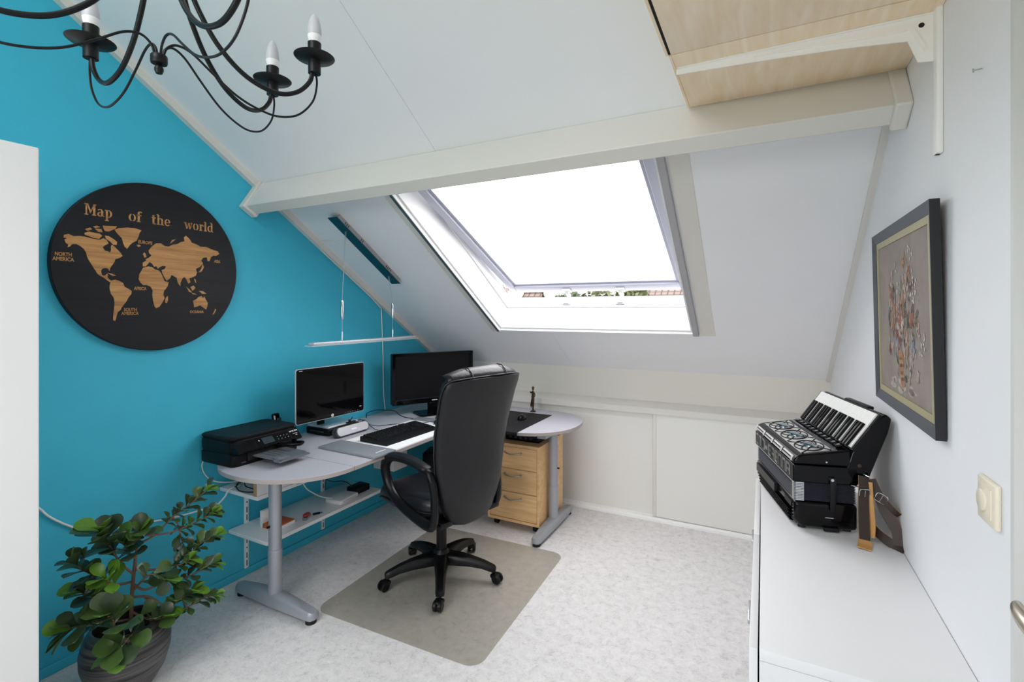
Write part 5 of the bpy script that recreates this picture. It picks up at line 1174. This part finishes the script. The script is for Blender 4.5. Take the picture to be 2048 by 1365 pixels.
for k in range(5): dab(0.02 - 0.004 * k, -0.11 - 0.02 * k, 0.03 - 0.001 * k, 0.016, 2 if k % 2 else 1, 0, 0.0009)
for k in range(10): dab(rnd.uniform(-0.1, 0.12), -0.205 + rnd.uniform(-0.012, 0.02), rnd.uniform(0.02, 0.045), 0.01, 10, 0, 0.0005)
db.build('painted_flowers', ['oil_paint_%d' % i for i in range(len(DAB))], pt, smooth=0)['kind'] = 'stuff'

# ------------------------------------------------------------------ switch and nail on the right wall
sw_ = thing('dimmer_switch', 'cream rotary dimmer switch on the right wall', 'switch', (XR, 1.203, 1.148))
MB().box((-0.005, 0, 0), (0.01, 0.082, 0.082), 0.004, 3).build('plate', 'cream_plastic', sw_)
MB().box((-0.0108, 0, 0), (0.003, 0.056, 0.056), 0.0012).build('insert', 'cream_plastic', sw_)
MB().lathe([(0, 0), (0.02, 0), (0.0195, -0.003), (0.018, -0.004), (0, -0.003)], (-0.012, 0.008, 0), 24, axis='x').build('knob', 'cream_plastic', sw_)
nl = thing('nail', 'single bare nail sticking out of the right wall', 'nail', (XR, 1.25, 1.968))
MB().cyl((0.005, 0, 0), (-0.012, 0.003, -0.001), 0.0014, n=8).build('shank', 'steel', nl)
MB().cyl((-0.012, 0.003, -0.001), (-0.0135, 0.0032, -0.0012), 0.0042, n=12).build('head', 'steel', nl)

# ================================================================== cables and small things under the desk
def cable(name, label, pts, r, m_, n=8):
    o = MB().tube(crs(pts, n), r, 7).build(name, m_); return tag(o, label, 'cable')
xw = XL + 0.008
cable('wall_cable', 'white cable sagging along the teal wall behind the plant', [(xw, 0.79, 0.80), (xw, 0.872, 0.707), (xw, 0.911, 0.652), (xw, 0.976, 0.589), (xw, 1.045, 0.543), (xw, 1.196, 0.505), (xw, 1.38, 0.473), (xw + 0.01, 1.5, 0.465), (xw + 0.05, 1.56, 0.475), (xw + 0.09, 1.585, 0.52), (xw + 0.1, 1.605, 0.556), (xw + 0.1, 1.66, 0.558)], 0.0042, 'cable_white')
cable('printer_cable', 'white cable hanging from the printer over the desk end', [(xw + 0.01, 1.53, 0.73), (xw + 0.004, 1.52, 0.69), (xw + 0.006, 1.535, 0.64), (xw + 0.015, 1.57, 0.6), (xw + 0.03, 1.63, 0.575), (xw + 0.06, 1.7, 0.565)], 0.003, 'cable_white')
cable('lamp_cable', 'thin white cable running down the teal wall behind the monitors', [(xw - 0.002, 2.87, 1.512), (xw, 2.874, 1.4), (xw - 0.001, 2.885, 1.2), (xw, 2.89, 1.0), (xw, 2.895, 0.85), (xw + 0.01, 2.9, 0.735)], 0.0035, 'cable_white')
fc = [SL(-2.27, 1.52, 0.01), SL(-2.36, 1.60, 0.005), SL(-2.5, 1.66, 0.005), SL(XL + 0.042, 1.65, 0.005), SL(XL + 0.02, 1.6, 0.04), SL(XL + 0.02, 1.35, 0.04), SL(XL + 0.012, 1.05, 0.04), (xw, 2.868, 1.515)]
MB().tube(crs([(a - LX, b - 2.365, c - 1.30) for a, b, c in fc], 8), 0.0035, 7).build('feed_cable', 'cable_white', pe)
cable('keyboard_cable', 'black keyboard cable looping over the desk to the wall', [(-2.13, 2.44, DZT + 0.03), (-2.17, 2.43, DZT + 0.006), (-2.24, 2.42, DZT + 0.004), (-2.3, 2.44, DZT + 0.012), (-2.35, 2.425, DZT + 0.045), (-2.4, 2.43, DZT + 0.055), (-2.45, 2.45, DZT + 0.03)], 0.0022, 'cable_black')
cable('mouse_cable', 'black mouse cable kinked across the desk behind the keyboard', [(-2.0, 2.75, DZT + 0.02), (-2.08, 2.68, DZT + 0.012), (-2.16, 2.63, DZT + 0.004), (-2.25, 2.6, DZT + 0.003), (-2.3, 2.52, DZT + 0.003), (-2.33, 2.46, DZT + 0.02), (-2.37, 2.44, DZT + 0.05), (-2.44, 2.46, DZT + 0.035)], 0.0022, 'cable_black')
cable('screen_cable', 'black cable lying behind the television by the wall', [(-2.56, 2.66, DZT + 0.004), (-2.58, 2.69, DZT + 0.03), (-2.55, 2.74, DZT + 0.045), (-2.5, 2.8, DZT + 0.04), (-2.45, 2.84, DZT + 0.03), (-2.4, 2.84, DZT + 0.004), (-2.3, 2.8, DZT + 0.003), (-2.2, 2.82, DZT + 0.003), (-2.1, 2.86, DZT + 0.003)], 0.003, 'cable_black')
cable('power_cable', 'black power cable drooping below the desk to the adapter', [(-2.5, 2.1, 0.68), (-2.46, 2.15, 0.5), (-2.42, 2.2, 0.43), (-2.4, 2.3, 0.4), (-2.395, 2.38, 0.33)], 0.0028, 'cable_black')
cable('loop_cable', 'thin black cable arching under the desk to the grey leg', [(-2.58, 2.3, 0.33), (-2.55, 2.33, 0.48), (-2.5, 2.4, 0.53), (-2.43, 2.48, 0.535), (-2.395, 2.53, 0.53)], 0.0022, 'cable_black')
cable('router_cable', 'pale cable curving down to the white router', [(-2.48, 2.0, 0.62), (-2.44, 2.02, 0.46), (-2.42, 2.08, 0.39), (-2.41, 2.14, 0.35), (-2.4, 2.2, 0.325)], 0.0032, 'cable_white')
cable('coiled_cable', 'tangle of dark cable on the short shelf', [(-2.5, 1.63, 0.56), (-2.47, 1.66, 0.59), (-2.42, 1.64, 0.575), (-2.37, 1.67, 0.562), (-2.4, 1.72, 0.58), (-2.47, 1.7, 0.6), (-2.52, 1.66, 0.57), (-2.45, 1.62, 0.556), (-2.36, 1.64, 0.556), (-2.34, 1.72, 0.56), (-2.42, 1.78, 0.565)], 0.0028, 'cable_black')
ro = thing('router', 'flat white router on the lower wall shelf', 'router', (-2.385, 2.265, 0.298), R(6))
MB().box((0, 0, 0.013), (0.12, 0.17, 0.026), 0.008, 3).build('case', 'white_plastic', ro)
MB().bb(0.0595, 0.0605, -0.06, 0.06, 0.008, 0.018).build('front_strip', 'light_grey', ro)
ad = thing('power_adapter', 'black power adapter on the lower wall shelf', 'adapter', (-2.4, 2.42, 0.298))
MB().box((0, 0, 0.021), (0.09, 0.12, 0.042), 0.006, 2).build('body', 'black_plastic', ad)
MB().cyl((0, -0.06, 0.02), (0, -0.085, 0.02), 0.006, 0.004, n=10).build('strain_relief', 'black_plastic', ad)
cb_ = thing('card_box', 'small orange and white card box on the lower wall shelf', 'box', (-2.43, 1.83, 0.298), R(4))
MB().bb(-0.04, 0.07, -0.06, 0.06, 0, 0.022, 0.001).build('tray', 'orange_card', cb_)
MB().bb(-0.06, -0.04, -0.06, 0.06, 0, 0.09, 0.001).build('back_flap', 'white_paper', cb_)
MB().bb(0.07, 0.0712, -0.06, 0.06, 0, 0.016).build('label_strip', 'white_paper', cb_)
st2 = thing('stapler', 'small red and grey stapler on the lower wall shelf', 'stapler', (-2.35, 1.965, 0.298), R(30))
MB().box((0, 0, 0.008), (0.026, 0.07, 0.012), 0.003).build('base', 'grey_plastic', st2)
MB().box((0, -0.004, 0.024), (0.024, 0.06, 0.016), 0.006, 2, Matrix.Rotation(R(-8), 3, 'X')).build('head', 'red_plastic', st2)
cl_ = thing('usb_stick', 'tiny blue and black stick beside the stapler', 'usb stick', (-2.345, 2.03, 0.298), R(-30))
MB().box((0, 0, 0.005), (0.016, 0.04, 0.008), 0.002).build('body', 'black_plastic', cl_)
MB().box((0, 0.026, 0.005), (0.012, 0.014, 0.004), 0.0005).build('plug', 'blue_plastic', cl_)
sb_ = thing('cable_box', 'small blue junction box behind cables on the short shelf', 'junction box', (-2.55, 1.86, 0.548))
MB().box((0, 0, 0.03), (0.07, 0.12, 0.06), 0.004).build('case', 'blue_plastic', sb_)
MB().box((0.036, 0, 0.03), (0.004, 0.08, 0.035), 0.001).build('cover', 'dark_grey_plastic', sb_)
# black boxes on the drawer unit and black computer under the desk corner
bk_ = thing('network_box', 'flat black electronics box on top of the drawer unit', 'electronics box', (-1.5, 3.16, 0.587))
MB().box((0, 0, 0.024), (0.26, 0.2, 0.048), 0.005, 2).build('case', 'black_plastic', bk_)
for k in range(5): MB().bb(-0.1 + k * 0.04, -0.08 + k * 0.04, -0.1008, -0.1, 0.018, 0.03).build('port', 'dark_grey_plastic', bk_)
pc = thing('computer_tower', 'black computer tower in the shade under the desk corner', 'computer', (-2.12, 3.12, 0), R(20))
MB().box((0, 0, 0.215), (0.42, 0.19, 0.42), 0.006, 2).build('case', 'black_plastic', pc)
MB().box((0.213, 0, 0.215), (0.012, 0.18, 0.41), 0.005, 2).build('front_panel', 'black_gloss', pc)
MB().bb(0.219, 0.2215, -0.07, 0.07, 0.36, 0.385, 0.001).build('disc_drive', 'dark_grey_plastic', pc)
for sx_ in (-1, 1):
    for sy_ in (-1, 1): MB().cyl((sx_ * 0.17, sy_ * 0.07, 0), (sx_ * 0.17, sy_ * 0.07, 0.008), 0.014, n=10).build('foot', 'rubber', pc)

# ================================================================== potted plant
PCX, PCY = -2.27, 1.03
pp = thing('potted_plant', 'bushy green succulent in a dark brushed round pot by teal wall', 'potted plant', (PCX, PCY, 0))
MB().lathe([(0, 0), (0.075, 0), (0.095, 0.008), (0.128, 0.06), (0.146, 0.125), (0.148, 0.17), (0.138, 0.215), (0.122, 0.245), (0.114, 0.255), (0.106, 0.255), (0.108, 0.245), (0.118, 0.2), (0.118, 0.19)], n=56, cap=False).build('pot', 'brushed_pot', pp, smooth=60)
MB().lathe([(0.118, 0.2), (0.08, 0.212), (0.03, 0.216), (0, 0.214)], n=24, cap=False).build('soil', 'soil', pp)
# leaf meshes: thick obovate blades that curl a little
def leaf_mesh(L_, W_, cup, m_, nm):
    mm = MB(); N = 12; K = 5; top = []; bot = []
    for i in range(N):
        t_ = i / (N - 1); w_ = W_ * max(0.1, (0.08 + 0.92 * (t_ / 0.62) ** 1.25) if t_ < 0.62 else math.sqrt(max(0.0, 1 - ((t_ - 0.62) / 0.385) ** 2.4)))
        for j in range(K):
            u = -1 + 2 * j / (K - 1); z_ = cup * (u * u) * w_ * 0.9 - 0.16 * L_ * t_ * t_ + 0.06 * L_ * t_
            th = 0.0016 * (1 - u * u) + 0.0003
            top.append((L_ * t_, w_ * u, z_ + th)); bot.append((L_ * t_, w_ * u, z_ - th))
    vs = top + bot; n = N * K; fs = []
    for i in range(N - 1):
        for j in range(K - 1):
            a = i * K + j; fs.append((a, a + K, a + K + 1, a + 1)); fs.append((n + a, n + a + 1, n + a + K + 1, n + a + K))
        a = i * K; fs.append((a, n + a, n + a + K, a + K)); a = i * K + K - 1; fs.append((a, a + K, n + a + K, n + a))
    fs.append(tuple(range(K)) + tuple(n + j for j in range(K - 1, -1, -1))); b_ = (N - 1) * K
    fs.append(tuple(b_ + j for j in range(K - 1, -1, -1)) + tuple(n + b_ + j for j in range(K)))
    mm.add(vs, fs); o = mm.build(nm, m_, None, smooth=60); me = o.data; bpy.data.objects.remove(o); return me
LM = {}
for sz in (0, 1, 2):
    for ci, c_ in enumerate(('leaf_dark', 'leaf_mid', 'leaf_bright')):
        LM[sz, ci] = leaf_mesh((0.053, 0.072, 0.092)[sz], (0.0175, 0.027, 0.036)[sz], (0.35, 0.25, 0.2)[sz], c_, 'leaf')
lr = random.Random(11)
# the camera's view axes seen from the plant help lay the branches out in space
VF = Vector((-0.911, 0.412, 0)); VR = Vector((0.412, 0.911, 0))       # away from / to the right of the viewer
SC = 1.99 / 975.4
def pix(u, v, dep=0.0):
    """branch joint from where it shows in the photo, dep metres behind the pot's centre plane"""
    TH = R(27.274); r_ = (u - 1024) / 975.4; d_ = Vector((-sin(TH) + r_ * cos(TH), cos(TH) + r_ * sin(TH), (622.1 - v) / 975.4))
    pl_n = Vector((d_.x, d_.y, 0)).normalized(); base = Vector((PCX, PCY, 0)) + pl_n * dep
    t_ = (base.dot(pl_n)) / d_.dot(pl_n); p = Vector((0, 0, 1.5)) + d_ * t_
    p.x = max(p.x, XL + 0.035)
    return p - Vector((PCX, PCY, 0))
BR = [  # joints (u, v, depth), leaf size, colour, leaf count
 ([(262, 1262, 0), (264, 1190, 0), (272, 1110, 0), (278, 1075, 0.0), (282, 1062, -.02)], 1, 1, 9, 0.0085),
 ([(268, 1150, 0), (240, 1125, -.03), (215, 1085, -.05), (200, 1062, -.06)], 2, 0, 12, 0.005),
 ([(262, 1165, 0), (225, 1170, -.04), (195, 1155, -.06), (165, 1140, -.06), (148, 1125, -.05)], 1, 0, 11, 0.005),
 ([(258, 1205, 0), (225, 1212, -.03), (190, 1195, -.06), (160, 1185, -.07)], 1, 0, 9, 0.005),
 ([(235, 1172, -.02), (222, 1165, -.08), (212, 1158, -.1)], 1, 2, 6, 0.004),
 ([(260, 1240, 0), (225, 1245, -.06), (180, 1250, -.1), (150, 1255, -.12), (135, 1262, -.12)], 2, 1, 11, 0.005),
 ([(262, 1250, 0), (235, 1265, -.1), (225, 1240, -.13), (215, 1232, -.14)], 2, 1, 9, 0.005),
 ([(268, 1255, 0), (262, 1270, -.12), (248, 1288, -.16), (242, 1296, -.17)], 2, 1, 9, 0.005),
 ([(270, 1140, 0), (305, 1140, .0), (340, 1132, .0), (375, 1112, .0), (405, 1085, .0), (432, 1072, .0)], 0, 1, 20, 0.005),
 ([(275, 1090, 0), (310, 1070, .02), (345, 1035, .04), (385, 1005, .05), (418, 978, .06)], 0, 0, 19, 0.005),
 ([(290, 1072, 0), (330, 1068, .02), (370, 1055, .03), (412, 1035, .04), (425, 1028, .04)], 0, 1, 16, 0.0045),
 ([(268, 1170, 0), (290, 1180, -.02), (330, 1165, -.02), (375, 1155, -.02), (410, 1135, -.03), (428, 1128, -.03)], 0, 1, 17, 0.005),
 ([(266, 1195, 0), (300, 1195, -.02), (335, 1215, -.05), (365, 1195, -.07), (385, 1185, -.08)], 1, 1, 13, 0.005),
 ([(290, 1195, -.01), (330, 1225, -.04), (375, 1215, -.05), (410, 1195, -.05), (430, 1192, -.05)], 0, 1, 13, 0.005),
 ([(268, 1180, 0), (300, 1150, -.04), (330, 1160, -.07)], 1, 0, 9, 0.005),
 ([(264, 1225, 0), (300, 1240, -.05), (330, 1235, -.09)], 1, 1, 9, 0.005),
 ([(272, 1120, 0), (258, 1105, -.02), (245, 1085, -.03)], 1, 0, 8, 0.004),
 ([(340, 1132, 0), (360, 1130, -.04), (380, 1120, -.05)], 0, 0, 9, 0.004),
 ([(345, 1035, .04), (355, 1050, .03), (365, 1085, .03), (372, 1100, .02)], 0, 0, 10, 0.004),
]
for joints, sz, ci, cnt, r0 in BR:
    path = crs([pix(*j) for j in joints], 6); m = len(path)
    MB().tube(path, [max(0.0022, r0 * (1 - 0.62 * i / (m - 1))) for i in range(m)], 8).build('branch', 'bark', pp, smooth=60)
    main_ = r0 > 0.006
    cnt = int(round(cnt * 1.3))
    for k in range(cnt):
        f_ = (0.42 if len(joints) > 3 else 0.3) + (0.6 if len(joints) > 3 else 0.7) * (k / max(1, cnt - 1))
        if main_: f_ = 0.86 + 0.14 * k / cnt
        i = min(m - 1, int(f_ * (m - 1))); p = path[i]; t_ = (path[min(m - 1, i + 1)] - path[max(0, i - 1)]).normalized()
        tipness = k / max(1, cnt - 1)
        side = Quaternion(t_, lr.uniform(0, 0.5) + k * 2.4) @ t_.orthogonal().normalized()
        d_ = (side * (1.0 - 0.45 * tipness) + t_ * (0.35 + 0.6 * tipness) + Vector((0, 0, lr.uniform(-0.25, 0.35)))).normalized()
        s_ = lr.uniform(0.78, 1.12)
        lo = link('leaf', LM[sz, 2 if (tipness > 0.86 and lr.random() < 0.75) else (ci if lr.random() < 0.65 else 1 - ci if ci < 2 else 2)], pp)
        up = Vector((0, 0, 1)) + t_ * 0.6 + Vector((lr.uniform(-.4, .4), lr.uniform(-.4, .4), 0)); y_ = up.cross(d_)
        y_ = y_.normalized() if y_.length > 1e-3 else d_.orthogonal().normalized(); z_ = d_.cross(y_)
        end = p + d_ * 0.08
        if PCX + end.x < XL + 0.03: d_.x = abs(d_.x) * 0.3; d_.normalize(); y_ = (y_ - d_ * y_.dot(d_)).normalized(); z_ = d_.cross(y_)
        mx_ = Matrix((d_, y_, z_)).transposed().to_4x4() @ Matrix.Scale(s_, 4)
        lo.matrix_local = Matrix.Translation(p) @ mx_

# ================================================================== outside the skylight: neighbours' roofs, trees, ground
struct(MB().bb(-60, 60, -60, 80, -6.2, -6.0).build('ground', 'lawn'), 'grassy ground far below the attic', 'ground')
def house(label, x0, x1, y0, y1, ze, zr, gx=0.0):
    h_ = thing('house', label, 'house', ((x0 + x1) / 2, (y0 + y1) / 2, -6.0), 0, 'houses beyond the skylight'); w_, d_ = (x1 - x0) / 2, (y1 - y0) / 2
    MB().prism([(-d_, 0), (d_, 0), (d_, ze + 6), (0, zr + 6 - 0.05), (-d_, ze + 6)], lambda a, b, h: (h, a, b), -w_ + 0.2, w_ - 0.2).build('walls', 'house_wall', h_)
    sl__ = math.hypot(d_, zr - ze); an = math.atan2(zr - ze, d_)
    for s_ in (-1, 1):
        o = MB().bb(-w_, w_, -0.3, sl__, -0.06, 0.0).build('roof_slope', 'roof_tile', h_)
        o.location = (0, s_ * d_, ze + 6); o.rotation_euler = (an if s_ < 0 else -an, 0, 0) if s_ < 0 else (an, 0, pi)
    MB().cyl((-w_, 0, zr + 6.02), (w_, 0, zr + 6.02), 0.1, n=8).build('ridge_cap', 'roof_tile', h_)
    MB().bb(w_ * 0.3, w_ * 0.3 + 0.5, -0.3, 0.2, zr + 5.3, zr + 6.1 if gx else zr + 6.05).build('chimney', 'house_wall', h_)
    for k in (-1, 0, 1):
        wi = MB().bb(k * w_ * 0.5 - 0.6, k * w_ * 0.5 + 0.6, -d_ - 0.04, -d_ + 0.02, ze + 3.9, ze + 5.2).build('window', 'white_plastic', h_)
        MB().bb(k * w_ * 0.5 - 0.5, k * w_ * 0.5 + 0.5, -d_ - 0.06, -d_ - 0.03, ze + 4.0, ze + 5.1).build('pane', 'lcd', wi)
    return h_
house('brick house with red tiled roof seen at right through the skylight gap', -3.55, 6.0, 14.2, 20.2, 0.6, 2.55)
house('small house with red tiled roof seen at left through the skylight gap', -9.6, -6.35, 13.0, 16.0, 1.0, 2.12)
tr_ = random.Random(3)
def tree(label, x, y, ztop, rx, ry, rz_, m_):
    t_ = thing('tree', label, 'tree', (x, y, -6.0), 0, 'trees beyond the skylight')
    cz_ = ztop + 6 - rz_
    MB().tube([(0, 0, 0), (0.05, 0, cz_ * 0.5), (0, 0.05, cz_)], [0.22, 0.17, 0.08], 10).build('trunk', 'bark', t_)
    mm = MB()
    for k in range(2600):
        a = tr_.uniform(0, 2 * pi); e_ = math.asin(tr_.uniform(-1, 1)); q_ = tr_.uniform(0.55, 1.0) ** 0.5 * (0.86 + 0.14 * math.sin(5 * a + 3 * e_))
        c_ = Vector((rx * q_ * cos(a) * cos(e_), ry * q_ * sin(a) * cos(e_), cz_ + rz_ * q_ * sin(e_)))
        d1_ = Vector((tr_.gauss(0, 1), tr_.gauss(0, 1), tr_.gauss(0, 1))).normalized(); d2_ = d1_.orthogonal().normalized(); s_ = tr_.uniform(0.06, 0.13)
        mm.add([c_ + d1_ * s_, c_ + d2_ * s_ * 0.5, c_ - d1_ * s_, c_ - d2_ * s_ * 0.5], [(0, 1, 2, 3)])
    mm.build('crown', m_, t_, smooth=0)
tree('bluish green rounded tree left of the two middle crowns outside', -3.91, 10.5, 1.98, 0.65, 0.66, 0.95, 'tree_leaf')
tree('yellow green tree between the two other middle crowns outside', -3.8, 12.35, 2.165, 0.71, 0.72, 1.14, 'tree_leaf_b')
tree('light green bushy tree beside the right tiled roof outside', -2.07, 8.7, 1.96, 0.66, 0.56, 0.8, 'tree_leaf_b')
tree('green tree at far left corner of the skylight gap', -9.2, 17.6, 2.6, 1.0, 1.0, 1.3, 'tree_leaf_b')
